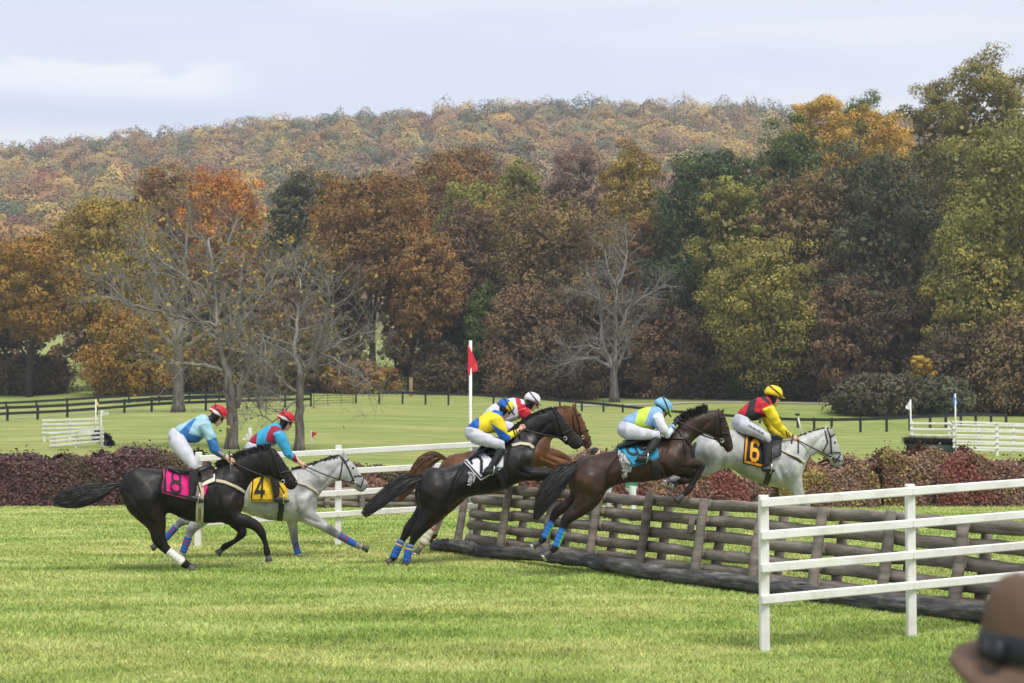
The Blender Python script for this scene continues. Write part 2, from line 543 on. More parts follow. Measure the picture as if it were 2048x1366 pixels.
cols = np.stack([vr, vr, vr * .95], -1); cols[dry] *= np.array([1.5, 1.15, 1.3])
o = obj('grass', V.reshape(-1, 3), np.arange(nb * 3).reshape(-1, 3), m, smooth=False, cols=cols, domain='FACE', loc=(0, 0, 0))
o['kind'] = 'stuff'

# ------------------------------------------------------------------ leaves, crowns, woods
def unit(n_, r=rng):
    d = r.normal(size=(n_, 3)); return d / np.linalg.norm(d, axis=1)[:, None]

def leafquads(C, Nn, S, asp=.75, r=rng):
    k = len(C)
    t_ = np.cross(Nn, unit(k, r)); t_ /= np.linalg.norm(t_, axis=1)[:, None] + 1e-9
    b_ = np.cross(Nn, t_)
    S = S[:, None]
    V = np.empty((k, 4, 3), np.float32)
    V[:, 0] = C - t_ * S - b_ * S * asp * .4; V[:, 1] = C + b_ * -S * asp + t_ * S * .2; V[:, 2] = C + t_ * S + b_ * S * asp * .3; V[:, 3] = C + b_ * S * asp - t_ * S * .2
    return V.reshape(-1, 3), np.arange(k * 4).reshape(-1, 4)

def crown_pts(c, R, hz, ncl, nl, r, lob=.22, cr=(.15, .29), zs=.75):
    d = unit(ncl, r)
    d = np.sign(d) * np.abs(d) ** .93
    rad = np.where(r.random(ncl) < .68, .78 + .22 * r.random(ncl), r.random(ncl) ** .5)
    rad[:16] = np.linspace(.7, .97, 16); d[:16] = np.stack([r.normal(size=16) * .42, r.normal(size=16) * .42, np.ones(16)], -1)
    k1 = unit(4, r)
    lobe = 1 + lob * np.sin((d @ k1.T) * 4 + r.random(4) * 6).mean(1)
    cc_ = c + d * np.minimum(rad * lobe, 1.04)[:, None] * np.array([R * .9, R * .9, max(hz - .3 * R, hz * .6)])
    rc = R * (cr[0] + (cr[1] - cr[0]) * r.random(ncl))
    ci = r.integers(0, ncl, nl)
    ld = unit(nl, r); ld[:, 2] = ld[:, 2] * .9 + .22
    ld /= np.linalg.norm(ld, axis=1)[:, None]
    p = cc_[ci] + ld * (rc[ci] * (.55 + .5 * r.random(nl)))[:, None] * np.array([1, 1, zs])
    nn = ld * 1.3 + unit(nl, r) * .6; nn /= np.linalg.norm(nn, axis=1)[:, None]
    return p, nn, ci, cc_

PAL = {  # leaf colours: main, second
    'rust': ((0.25, 0.135, 0.045), (0.19, 0.112, 0.045)), 'orange': ((0.475, 0.195, 0.034), (0.330, 0.130, 0.030)), 'brown': ((0.17, 0.112, 0.05), (0.20, 0.145, 0.058)),
    'purple': ((0.150, 0.096, 0.056), (0.185, 0.115, 0.06)), 'olive': ((0.25, 0.205, 0.048), (0.17, 0.155, 0.045)), 'gold': ((0.502, 0.312, 0.048), (0.370, 0.247, 0.054)),
    'green': ((0.078, 0.115, 0.033), (0.12, 0.14, 0.038)), 'dkgreen': ((0.05, 0.085, 0.03), (0.08, 0.10, 0.034)), 'lime': ((0.20, 0.21, 0.05), (0.20, 0.165, 0.045)),
    'greygreen': ((0.08, 0.09, 0.045), (0.105, 0.10, 0.05)), 'goldolive': ((0.330, 0.215, 0.036), (0.198, 0.156, 0.040)), 'orangeolive': ((0.317, 0.163, 0.032), (0.198, 0.143, 0.036)),
    'greypurple': ((0.185, 0.124, 0.094), (0.224, 0.150, 0.096)), 'dkbrown': ((0.088, 0.064, 0.038), (0.115, 0.085, 0.042)), 'sage': ((0.078, 0.08, 0.045), (0.10, 0.08, 0.045))}

def tree(name, label, u, vtop, wpx, Y, pal, cb=.16, cat='tree', group='trees at the edge of the autumn wood', dens=1.0, leaf=.135, seed=0, bark='bark', limbs=7, xoff=0):
    r = np.random.default_rng(seed + int(u * 7 + vtop))
    x = xu(u, Y); z0 = Tz(x, Y)
    H = P(u, vtop, Y)[2] - z0
    Rr = wpx / 2 * Y / F * 1.03
    root = thing(name, label, cat, (x, Y, z0), group)
    zc = z0 + H * (cb + 1) / 2 - H * .03; hz = H * (1 - cb) / 2 * 1.16
    c = np.array([x, Y, zc])
    nl = int(np.clip(185 * Rr * hz * 2, 9000, 64000) * dens)
    p, nn, ci, cc_ = crown_pts(c, Rr, hz, int(85 + 16 * Rr), nl, r)
    a, b_ = np.array(PAL[pal][0]), np.array(PAL[pal][1])
    k = r.random(len(cc_)) ** 1.3
    val = .77 + .64 * r.random(len(cc_))
    cols = (a * (1 - k[ci])[:, None] + b_ * k[ci][:, None]) * (val[ci] * (.86 + .28 * r.random(nl)))[:, None]
    # leaves of the inner crown
    ni = nl // 12; q = unit(ni, r) * (r.random(ni) ** (1 / 3))[:, None] * .8
    p = np.concatenate([p, c + q * np.array([Rr, Rr, hz])]); nn = np.concatenate([nn, unit(ni, r)])
    cols = np.concatenate([cols, (a + b_) / 2 * (.7 + .5 * r.random(ni))[:, None]])
    Vv, Ff = leafquads(p, nn, np.r_[leaf * (.6 + .7 * r.random(nl)), leaf * (1.5 + 1.5 * r.random(ni))], r=r)
    obj('crown', Vv, Ff, M['leaf'], root, smooth=False, cols=cols, domain='FACE')
    mb = MB()
    tr = max(.18, Rr * .05)
    mid = np.array([x + r.normal() * .4, Y + r.normal() * .3, z0 + H * .5])
    mb.add(tube([(x, Y, z0 - .3), (x, Y, z0 + H * .2), mid, (x + r.normal() * .6, Y, z0 + H * .74)], [tr * 1.3, tr, tr * .7, tr * .15], 7))
    for q in range(limbs):
        e = cc_[r.integers(0, len(cc_))] - [0, 0, .6]
        s0 = np.array([x, Y, z0 + H * (.15 + .4 * r.random())])
        mm = (s0 + e) / 2 + r.normal(size=3) * .4
        mb.add(tube([s0, mm, e], [tr * .5, tr * .3, tr * .08], 5))
    Vv, Ff = mb.vf()
    obj('trunk', Vv, Ff, M[bark], root)
    return root

TREES = [
 ('oak_tree', 'orange and olive tree standing first at the end of the tree line', 60, 455, 230, 187, 'orangeolive', .22),
 ('oak_tree', 'golden olive tree whose rounded top rises behind the bare trees', 205, 368, 265, 198, 'goldolive', .2),
 ('oak_tree', 'rust red tree top peeping over the golden olive tree', 318, 325, 170, 216, 'rust', .3),
 ('oak_tree', 'bright orange tree top showing above the thick grey bare trunk', 438, 328, 190, 213, 'orange', .3),
 ('oak_tree', 'dull grey green tree top between two rusty crowns', 590, 338, 150, 209, 'greygreen', .25),
 ('oak_tree', 'brown orange tree narrow and tucked beside the grey green crown', 668, 338, 120, 207, 'orangeolive', .25),
 ('oak_tree', 'big rust brown tree with tall dark trunks above the gap to the meadow', 745, 322, 245, 190, 'rust', .3),
 ('oak_tree', 'reddish brown ragged crown standing highest in the middle of the wood', 905, 276, 245, 226, 'rust', .3),
 ('oak_tree', 'rounded green crown in front of the ragged reddish brown one', 955, 345, 195, 206, 'lime', .3),
 ('oak_tree', 'yellow green pointed crown beside the rounded green one', 1043, 320, 115, 209, 'lime', .3),
 ('oak_tree', 'slim orange rust tree standing forward above the red flag', 855, 448, 150, 183, 'rust', .25),
 ('oak_tree', 'dusky purple brown tree behind the slim orange rust tree', 935, 405, 175, 194, 'purple', .25),
 ('oak_tree', 'yellow brown thin tree next to the dusky purple brown one', 1015, 398, 150, 196, 'goldolive', .25),
 ('oak_tree', 'half bare grey purple crown against the hillside', 1145, 290, 150, 227, 'greypurple', .35),
 ('oak_tree', 'broad brown spreading tree behind the pale bare tree', 1110, 368, 300, 189, 'brown', .14),
 ('oak_tree', 'golden orange crown beside the great dark green tree', 1262, 295, 175, 212, 'goldolive', .25),
 ('oak_tree', 'rusty tree squeezed against the great dark green tree', 1290, 415, 165, 191, 'rust', .15),
 ('oak_tree', 'great dark green tree with an even domed crown', 1420, 272, 285, 186, 'dkgreen', .16),
 ('oak_tree', 'dark green and yellowing crown leaning on the great dark green tree', 1575, 246, 225, 193, 'green', .2),
 ('oak_tree', 'yellow olive leafy tree in front of the great dark green tree', 1475, 352, 180, 177, 'lime', .3),
 ('maple_tree', 'brightest golden yellow tree top against the sky', 1645, 200, 185, 218, 'gold', .35),
 ('oak_tree', 'small dark olive tree top between two golden ones', 1722, 186, 150, 226, 'green', .4),
 ('maple_tree', 'orange golden tree top below the tallest olive tree', 1775, 216, 180, 217, 'gold', .35),
 ('oak_tree', 'brown olive tree filling the wood under the golden crowns', 1610, 325, 235, 174, 'brown', .14),
 ('oak_tree', 'dark green brown tree with a rounded top in deep shade', 1755, 285, 280, 172, 'greygreen', .12),
 ('oak_tree', 'olive brown tree at the shoulder of the tallest tree', 1885, 178, 170, 194, 'olive', .2),
 ('oak_tree', 'tallest olive tree of the wood with open topmost branches', 1975, 98, 235, 187, 'olive', .2),
 ('oak_tree', 'green and yellow tree standing closest over the white jump wing', 2060, 232, 380, 160, 'lime', .12),
 ('oak_tree', 'low olive brown tree with drooping sprays above the yellow capped rider', 1535, 470, 270, 170, 'olive', .1),
 ('oak_tree', 'low purple brown tree in shade behind the grey green bush', 1690, 545, 165, 167, 'purple', .08),
 ('oak_tree', 'mauve brown shaded tree leaning out over the grass slope', 1790, 560, 190, 166, 'dkbrown', .08),
 ('oak_tree', 'olive gold tree hanging low behind the blue flag', 1955, 470, 220, 157, 'olive', .06),
 ('oak_tree', 'thin rusty sapling half closing the meadow gap', 792, 560, 70, 193, 'rust', .2),
 ('oak_tree', 'slender brown sapling at the dark side of the meadow gap', 690, 520, 90, 195, 'brown', .15),
]
for i, (nm, lb, u, vt, wp, Yt, pal, cb) in enumerate(TREES):
    tree(nm, lb, u, vt, wp, Yt, pal, cb * .75 if u > 1050 else cb * 1.25 + .04, seed=i)
UNDER = [
 ('shrub', 'brown thicket closing the tree line under the orange olive tree', 60, 700, 140, 194, 'dkbrown'),
 ('shrub', 'copper leaved small tree behind the yellow pennant jump', 268, 590, 165, 186, 'orangeolive'),
 ('shrub', 'dark brown bush behind the thick grey trunk', 385, 690, 120, 190, 'dkbrown'),
 ('shrub', 'shadowed brown bush behind the forked bare tree', 470, 640, 150, 189, 'brown'),
 ('shrub', 'tall brown shrub behind the second bare tree', 575, 560, 150, 188, 'purple'),
 ('shrub', 'low rusty bush at the corner of the meadow gap', 655, 672, 105, 186, 'dkbrown'),
 ('shrub', 'small rust bush under the big rust brown tree', 725, 715, 120, 184, 'rust'),
 ('shrub', 'low dark bush closing the meadow gap behind the flag', 880, 680, 110, 185, 'dkbrown'),
 ('shrub', 'green small tree beside the red flag', 985, 575, 110, 187, 'green'),
 ('shrub', 'wide purple brown thicket right behind the flag pole', 1060, 560, 170, 182, 'purple'),
 ('shrub', 'brown thicket behind the white helmeted rider', 1120, 640, 150, 180, 'dkbrown'),
 ('shrub', 'dark thicket behind the trunk of the pale bare tree', 1250, 600, 170, 186, 'dkbrown'),
 ('shrub', 'purplish twiggy thicket under the rusty tree', 1350, 590, 160, 181, 'purple'),
 ('shrub', 'shadowy brown thicket under the great dark green tree', 1430, 600, 160, 178, 'dkbrown'),
 ('shrub', 'dark olive bush behind the yellow helmet', 1540, 660, 150, 174, 'dkgreen'),
 ('shrub', 'low brown undergrowth shrub at the end of the gravel track', 1635, 660, 130, 172, 'dkbrown'),
 ('shrub', 'rounded grey green bush on the slope above the black rail', 1745, 738, 150, 147, 'sage'),
 ('shrub', 'yellow leaved sapling beside the grey green bush', 1845, 712, 48, 151, 'gold'),
 ('shrub', 'olive bush behind the white pennant of the jump wing', 1865, 745, 140, 150, 'greygreen'),
 ('shrub', 'dark brown bush between the white and the blue flags', 1930, 640, 170, 154, 'dkbrown'),
 ('shrub', 'brown bush at the foot of the closest green and yellow tree', 2030, 620, 190, 152, 'brown'),
 ('shrub', 'tawny bush beyond the end of the white jump wing', 2110, 700, 150, 150, 'dkbrown'),
]
for i, (nm, lb, u, vt, wp, Yt, pal) in enumerate(UNDER):
    tree(nm, lb, u, vt, wp * 1.3, Yt, pal, -.22, cat='shrub', group='shrubs under the wood edge', leaf=.135, seed=90 + i, limbs=5, dens=1.1)
# deep wood behind the edge: reads as one dark mass
C_, N_, K_ = [], [], []
r = np.random.default_rng(41)
for k in range(260):
    u = r.uniform(-600, 2900); Yd = r.uniform(202, 285)
    if any(a < u < b_ for a, b_ in ((118, 196), (690, 838), (905, 922))): continue
    x = xu(u, Yd); z0 = Tz(x, Yd); H = r.uniform(11, 19)
    p, nn, ci, cc_ = crown_pts(np.array([x, Yd, z0 + H * .42]), 6, H * .58, 34, 1500, r)
    C_.append(p); N_.append(nn)
    base = np.array(PAL[['dkbrown', 'brown', 'purple', 'sage'][k % 4]][0]) * 1.1
    K_.append(base * (.6 + .7 * r.random(1500))[:, None])
C_, N_, K_ = map(np.concatenate, (C_, N_, K_))
Vv, Ff = leafquads(C_, N_, .22 + .3 * rng.random(len(C_)))
o = obj('deep_woods', Vv, Ff, M['leaf'], smooth=False, cols=K_, domain='FACE', loc=(0, 250, 8)); o['kind'] = 'stuff'

# far wooded hillside
C_, N_, K_ = [], [], []
r = np.random.default_rng(5)
hc = [(.40, .28, .09), (.33, .19, .065), (.22, .19, .08), (.40, .24, .07), (.20, .12, .07), (.10, .12, .06), (.30, .20, .10), (.17, .16, .075), (.28, .12, .06)]
for y0 in np.arange(430, 925, 13.5):
    for u0 in np.arange(-900, 3000, 14.5 / y0 * F):
        u = u0 + r.normal() * 3 / y0 * F; yy = y0 + r.normal() * 3
        x = xu(u, yy); z0 = Tz(x, yy)
        if HOR - (z0 + 14 - CH) / yy * F > 455: continue
        Rt = r.uniform(6.0, 10.5); H = r.uniform(12, 19)
        nl = 620
        d = unit(nl, r); d[:, 2] = np.abs(d[:, 2]) * 1.0 - .25 * r.random(nl); d[:, 1] -= .25
        d /= np.linalg.norm(d, axis=1)[:, None]
        k1 = unit(3, r)
        lob = 1 + .24 * np.sin((d @ k1.T) * 5 + r.random(3) * 6).mean(1) * 1.7
        C_.append(np.array([x, yy, z0 + H * .52]) + d * np.array([Rt, Rt, H * .5]) * (lob * (.86 + .2 * r.random(nl)))[:, None])
        q = d * 1.6 + unit(nl, r) * .45
        N_.append(q / np.linalg.norm(q, axis=1)[:, None])
        c0 = np.array(hc[r.choice(9, p=[.2, .13, .15, .08, .1, .1, .12, .08, .04])]) * r.uniform(.75, 1.25)
        K_.append(c0 * (.95 + .1 * r.random(nl))[:, None] * (1 + .12 * np.sin((d @ k1.T) * 9).mean(1))[:, None])
C_, N_, K_ = map(np.concatenate, (C_, N_, K_))
Vv, Ff = leafquads(C_, N_, .36 + .36 * rng.random(len(C_)))
o = obj('hillside_forest', Vv, Ff, M['leaf'], smooth=False, cols=K_, domain='FACE', loc=(0, 600, 60)); o['kind'] = 'stuff'

# ------------------------------------------------------------------ bare trees
def bare(label, base, Y, limbs, seed, tr, twigs=3, col='greybark', leaves=None, spread=1.0, wig=.12):
    """limbs: pixel polylines with start and end radius (m); smaller branches grow from them"""
    r = np.random.default_rng(seed)
    x = xu(base[0], Y); z0 = Tz(x, Y)
    root = thing('bare_tree', label, 'tree', (x, Y, z0))
    tb, bb, tips = MB(), MB(), []
    sc = Y / F
    def grow(p, d, L_, rad, depth):
        n_ = 4 if depth < 3 else 3
        pts = [p]; dd = nrm(d)
        for i in range(n_):
            dd = nrm(dd + r.normal(size=3) * wig * 1.6 + np.array([0, 0, .06]))
            pts.append(pts[-1] + dd * L_ / n_)
        bb.add(tube(pts, list(np.linspace(rad, rad * .35, n_ + 1)), 4 if depth < 2 else 3, cap=False))
        if depth >= twigs:
            tips.append(pts[-1]); return
        for i in range(r.integers(3, 6)):
            k = r.random() * .85 + .15
            q = k * n_; a_ = int(min(q, n_ - 1e-3)); pp = pts[a_] + (pts[a_ + 1] - pts[a_]) * (q - a_)
            side = nrm(np.cross(dd, unit(1, r)[0]))
            nd = nrm(dd * .55 + side * .85 + np.array([0, 0, .12]))
            grow(pp, nd, L_ * r.uniform(.42, .7), max(rad * .5 * (1.1 - .5 * k), .007), depth + 1)
    for li, (pts, r0, r1) in enumerate(limbs):
        dep = r.uniform(-1.2, 1.2) * (0 if li == 0 else 1) * spread
        n_ = len(pts)
        q = [P(u, v, Y + dep * (i / max(n_ - 1, 1)) * 1.8) for i, (u, v) in enumerate(pts)]
        if li == 0: q[0][2] = z0 - .15
        fine = []
        for i in range(n_ - 1):
            for k in (0, .34, .67): fine.append(q[i] + (q[i + 1] - q[i]) * k + (r.normal(size=3) * (.018 if li == 0 else .05) if i + k > 0 else 0))
        fine.append(q[-1])
        rr = np.linspace(r0, r1, len(fine))
        if li == 0:
            rr[0] *= 1.45; rr[1] *= 1.12
            dd = nrm(fine[-1] - fine[-2]); fine += [fine[-1] + dd * r1 * 1.5, fine[-1] + dd * r1 * 3]; rr = np.r_[rr, r1 * .7, r1 * .25]
        (tb if li == 0 else bb).add(tube(fine, list(rr), 9 if li == 0 else 6))
        if li == 0: continue
        for k in range(2, len(fine)):
            for q_ in range(2 if k < len(fine) - 1 else 3):
                dd = nrm(fine[k] - fine[k - 1])
                side = nrm(np.cross(dd, unit(1, r)[0]))
                grow(fine[k], nrm(dd * .6 + side * .8 + np.array([0, 0, .15])), sc * 90 * r.uniform(.5, 1.1) * spread, max(rr[k] * .5, .016), 1)
    Vv, Ff = tb.vf(); obj('trunk', Vv, Ff, M['trunkbark'], root)
    Vv, Ff = bb.vf(); obj('branches', Vv, Ff, M[col], root)
    if leaves:
        nl, pal = leaves
        tp = np.array(tips); c = tp[r.integers(0, len(tp), nl)] + r.normal(size=(nl, 3)) * .25
        a, b_ = np.array(PAL[pal][0]), np.array(PAL[pal][1]); k = r.random(nl)[:, None]
        Vv, Ff = leafquads(c, unit(nl, r), .06 + .05 * r.random(nl), r=r)
        obj('leaves', Vv, Ff, M['leaf'], root, smooth=False, cols=(a * k + b_ * (1 - k)) * (.8 + .5 * r.random(nl))[:, None], domain='FACE')
    return root
bare('forked bare tree with two pale stems behind the rider in light blue', (464, 886), 66, [
  ([(464, 886), (465, 850), (463, 811), (457, 768)], .26, .22),
  ([(457, 768), (442, 705), (433, 641), (425, 535), (416, 480)], .17, .05),
  ([(460, 775), (463, 726), (467, 662), (480, 577), (490, 500)], .15, .05),
  ([(474, 815), (492, 760), (505, 734), (548, 709), (590, 690)], .12, .04),
  ([(446, 743), (408, 730), (365, 726), (327, 724), (290, 700)], .1, .035),
  ([(434, 655), (382, 641), (323, 624), (255, 607), (212, 564)], .09, .03),
  ([(430, 600), (380, 560), (330, 530), (290, 480)], .08, .03),
  ([(466, 660), (510, 620), (545, 560), (560, 520)], .08, .03)], 3, .26, leaves=(1500, 'goldolive'))
bare('bare slim trunked tree with a drooping branch behind the rider in red and turquoise', (598, 897), 64, [
  ([(598, 897), (599, 850), (598, 800), (601, 762)], .2, .15),
  ([(600, 765), (592, 688), (594, 620), (600, 560)], .11, .04),
  ([(602, 770), (616, 730), (658, 700), (696, 675), (747, 662)], .1, .03),
  ([(640, 708), (679, 722), (722, 747), (738, 765)], .05, .02),
  ([(597, 785), (560, 760), (535, 730), (509, 705)], .06, .025),
  ([(608, 745), (640, 680), (660, 610), (650, 560)], .08, .03),
  ([(594, 800), (570, 815), (545, 845), (520, 822), (505, 800)], .05, .018)], 9, .2, leaves=(350, 'olive'))
bare('stout grey trunked tree with thin yellow leaves standing at the black rail', (356, 818), 138, [
  ([(356, 818), (357, 770), (357, 720), (358, 690)], .5, .42),
  ([(358, 695), (340, 620), (310, 540), (280, 470)], .3, .08),
  ([(358, 690), (365, 600), (372, 500), (380, 410)], .32, .08),
  ([(360, 695), (400, 610), (440, 530), (470, 450)], .28, .08),
  ([(356, 705), (300, 640), (240, 600), (190, 590)], .22, .06),
  ([(362, 700), (430, 650), (500, 600), (540, 540)], .22, .06)], 17, .6, twigs=3, leaves=(2600, 'goldolive'))
bare('pale bare tree with a tall straight stem alone in front of the wood', (1229, 791), 172, [
  ([(1229, 791), (1227, 746), (1229, 728)], .46, .38),
  ([(1229, 730), (1231, 704), (1231, 635), (1234, 573), (1217, 543), (1210, 500)], .3, .07),
  ([(1227, 738), (1212, 707), (1203, 671), (1203, 621), (1198, 590), (1180, 560)], .3, .08),
  ([(1231, 745), (1245, 704), (1264, 668), (1285, 630)], .24, .07),
  ([(1238, 680), (1253, 621), (1276, 601), (1309, 583), (1330, 570)], .24, .07),
  ([(1222, 735), (1190, 715), (1156, 718), (1123, 729)], .2, .06),
  ([(1209, 700), (1176, 693), (1137, 693)], .16, .05),
  ([(1234, 575), (1248, 543), (1255, 500), (1250, 465)], .18, .06),
  ([(1200, 600), (1170, 585), (1140, 580)], .12, .04)], 23, .6, spread=.66, leaves=(160, 'gold'))

# ------------------------------------------------------------------ hedges
def hedge(name, label, u0, u1, v0, v1, Y, depth, cols, n, group=None, leaf=.035, seed=0, cat='hedge', lift=0):
    """clipped or loose row of shrub leaves: top follows the pixel line v0->v1"""
    r = np.random.default_rng(seed)
    x0, x1 = xu(u0, Y), xu(u1, Y)
    z0, z1 = P(u0, v0, Y)[2], P(u1, v1, Y)[2]
    root = thing(name, label, cat, ((x0 + x1) / 2, Y, 0), group)
    k = r.random(n)
    x = x0 + (x1 - x0) * k
    endf = np.clip(np.minimum(k, 1 - k) * (x1 - x0) / .3, 0, 1) ** .4
    lump = 1 + .10 * np.sin(x * 2.1 + seed * 2) + .07 * np.sin(x * 5.3 + seed)
    H = (z0 + (z1 - z0) * k) * (.62 + .38 * endf) * (lump if cat == 'shrub' else 1)
    th = np.pi * (r.random(n) * .9 - .05)          # over the rounded section, front to back
    sh = (.8 + .24 * r.random(n) + .18 * (r.random(n) < .06) * r.random(n)) * (1 + .12 * np.sin(x * 3.1 + np.sin(x * 1.7) * 2) * np.sin(th * 3 + x))
    cy, sz = -np.cos(th), np.sin(th)
    cy = np.sign(cy) * np.abs(cy) ** .6; sz = np.abs(sz) ** .45
    low = r.random(n) < .45
    z = np.where(low, H * r.random(n) * .95, H * sz * sh)
    yy = np.where(low, -depth / 2 * (.9 + .16 * r.random(n)) * (.85 + .15 * sh), depth / 2 * cy * sh)
    Nn = np.stack([r.normal(size=n) * .45, np.where(low, -1.0, cy), np.where(low, .25, sz)], -1) + unit(n, r) * .6
    Nn /= np.linalg.norm(Nn, axis=1)[:, None]
    C = np.stack([x, Y + yy, np.maximum(z, .02) + lift], -1)
    rus = [(.20, .115, .08), (.155, .085, .06), (.25, .155, .105)]
    if group: cols = list(cols) + rus
    pick = np.clip((np.sin(x * 2.3 + seed) * .5 + np.sin(x * 5.1 + z * 6) * .35 + .5 + r.normal(size=n) * .28), 0, .999)
    ca = np.array(cols)[(pick * len(cols)).astype(int)] * (.7 + .6 * r.random(n))[:, None]
    Vv, Ff = leafquads(C, Nn, leaf * (.7 + .7 * r.random(n)), r=r)
    obj('foliage', Vv, Ff, M['hedgeleaf'], root, smooth=False, cols=ca, domain='FACE')
    # the twiggy heart of the hedge, so one does not see through it
    rings = []
    for q in np.linspace(0, 1, 24):
        e = min(1, min(q, 1 - q) * (x1 - x0) / .45) ** .5 * .8 + .15
        hh = (z0 + (z1 - z0) * q) * (.55 + .45 * e) * .86
        rings.append((np.array([x0 + .1 + (x1 - x0 - .2) * q, Y, hh / 2 + lift]), np.array([0, depth * .4 * e, 0]), np.array([0, 0, hh / 2])))
    Vv, Ff = loft(rings, 14, .6)
    obj('twigs', Vv, Ff, M['bark'], root)
    return root
PUR = [(.085, .048, .047), (.115, .06, .06), (.19, .095, .092), (.05, .034, .032), (.145, .08, .072), (.10, .07, .047)]
RED = [(.19, .07, .052), (.25, .095, .07), (.135, .055, .042), (.30, .155, .11), (.10, .05, .035)]
OLI = [(.27, .21, .065), (.19, .145, .055), (.33, .245, .085), (.16, .085, .05)]
BRN = [(.21, .125, .075), (.155, .09, .056), (.29, .19, .11), (.10, .062, .043)]
MRN = [(.125, .06, .052), (.18, .085, .07), (.085, .043, .04), (.25, .14, .10)]
hedge('hedge', 'long dark purple barberry hedge behind the tail of horse number 8', -260, 245, 922, 914, 40, 1.5, PUR, 60000, seed=1)
hedge('hedge', 'taller purple hedge end behind the saddle of horse number 8', 225, 425, 899, 913, 40.4, 1.6, PUR, 27000, seed=2)
G = 'autumn shrubs beyond the log fence'
_hedge = hedge
def hedge(nm, lb, u0, u1, *a, **k):
    if k.get('cat') == 'shrub' and u0 > 1000: u0 -= 48; u1 += 48
    return _hedge(nm, lb, u0, u1, *a, **k)
hedge('shrub', 'low crimson shrub seen through the far white rails', 620, 780, 958, 948, 41.5, 1.1, RED, 13000, G, seed=3, cat='shrub')
hedge('shrub', 'loose brown green shrub behind the grey horse head', 700, 850, 922, 938, 42.5, 1.0, [(.10, .075, .04), (.13, .12, .045), (.08, .06, .035)], 6000, G, seed=31, cat='shrub')
hedge('shrub', 'dusty pink brown shrub above the chestnut horse', 1085, 1225, 898, 905, 41, 1.3, [(.20, .10, .08), (.26, .14, .11), (.15, .075, .06)], 15000, G, seed=4, cat='shrub')
hedge('shrub', 'brightest red shrub under the belly of the grey horse number 6', 1265, 1440, 930, 955, 40, 1.4, RED, 22000, G, seed=5, cat='shrub')
hedge('shrub', 'dark red shrub under the forelegs of the grey horse number 6', 1420, 1600, 955, 945, 40.3, 1.4, RED[:3] + MRN[:2], 20000, G, seed=6, cat='shrub')
hedge('shrub', 'maroon shrub with pale twigs under the muzzle of the grey horse', 1580, 1720, 915, 925, 40.8, 1.3, MRN + RED[:1], 16000, G, seed=7, cat='shrub')
hedge('shrub', 'yellow olive shrub in front of the maroon ones', 1600, 1700, 945, 935, 39.2, 1.0, OLI, 11000, G, seed=8, cat='shrub')
hedge('shrub', 'mixed maroon and olive shrub below the black brush jump', 1690, 1850, 920, 905, 40.6, 1.4, MRN + OLI[:2], 20000, G, seed=9, cat='shrub')
hedge('shrub', 'olive brown shrub with tall loose shoots below the white wing', 1800, 1925, 903, 915, 40, 1.4, OLI + BRN[:2], 16000, G, seed=10, cat='shrub')
hedge('shrub', 'crimson patch of shrub below the blue flag', 1905, 1990, 918, 920, 39.8, 1.3, RED[:3] + MRN[:1], 12000, G, seed=11, cat='shrub')
hedge('shrub', 'tawny brown shrub at the end of the autumn hedge row', 1975, 2300, 922, 915, 40.2, 1.4, BRN, 30000, G, seed=12, cat='shrub')
# ------------------------------------------------------------------ log hurdle being jumped
A0 = np.array([-1.06, 27.65, 0]); DV = np.array([6.0, -10.4, 0]); DL = np.linalg.norm(DV)
DN = DV / DL; PER = np.array([DN[1] * -1, DN[0], 0])          # PER points to the landing side
TP = [.045, .165, .279, .387, .492, .599, .7015, .796, .893, .9864, 1.08, 1.175, 1.27]
LEAN = .2
def fl(tt, off, z): return A0 + DV * tt + PER * (off + LEAN * z / 1.07) + np.array([0, 0, z])
hur = thing('log_hurdle', 'long hurdle of weathered grey logs on leaning posts being jumped by the field', 'hurdle', tuple(A0 + DV * .6))
def rough_log(p0, p1, r0, r1, n=14, amp=.012, seed=0, rings=12):
    r = np.random.default_rng(seed)
    p0, p1 = np.asarray(p0), np.asarray(p1); t_ = nrm(p1 - p0)
    a = nrm(np.cross(t_, [0, 0, 1.0])) if abs(t_[2]) < .9 else nrm(np.cross(t_, [0, 1.0, 0])); b_ = np.cross(t_, a)
    bend = r.normal(size=2) * amp * .8
    R = []
    for i in range(rings):
        k = i / (rings - 1)
        rr = r0 + (r1 - r0) * k
        e = min(1, min(k, 1 - k) * (rings - 1) / .9 + .8) if 0 < i < rings - 1 else .8
        c = p0 + (p1 - p0) * k + (a * bend[0] + b_ * bend[1]) * math.sin(math.pi * k)
        R.append((c, a * rr * e * (1 + r.normal() * .03), b_ * rr * e * (1 + r.normal() * .03)))
    L_ = np.linalg.norm(p1 - p0); R[1] = (p0 + t_ * min(.02, L_ * .05), R[1][1], R[1][2]); R[-2] = (p1 - t_ * min(.02, L_ * .05), R[-2][1], R[-2][2])
    V, Fc = loft(R, n)
    V[:-2] += r.normal(size=(len(V) - 2, 3)) * amp * .22
    return V, Fc
RZ = [.12, .335, .55, .765, .975]
for i, tt in enumerate(TP):
    top = 1.07 + .02 * math.sin(i * 5)
    V, Fc = rough_log(fl(tt, -.155, -.1), fl(tt, -.155, top), .07, .062, seed=i, n=12, rings=8)
    obj('post', V, Fc, M['log'], hur)
    V, Fc = rough_log(fl(tt + .006, .15, -.1), fl(tt + .006, .15, .9), .07, .062, seed=50 + i, n=12, rings=8)
    obj('post', V, Fc, M['log'], hur)
k = 0
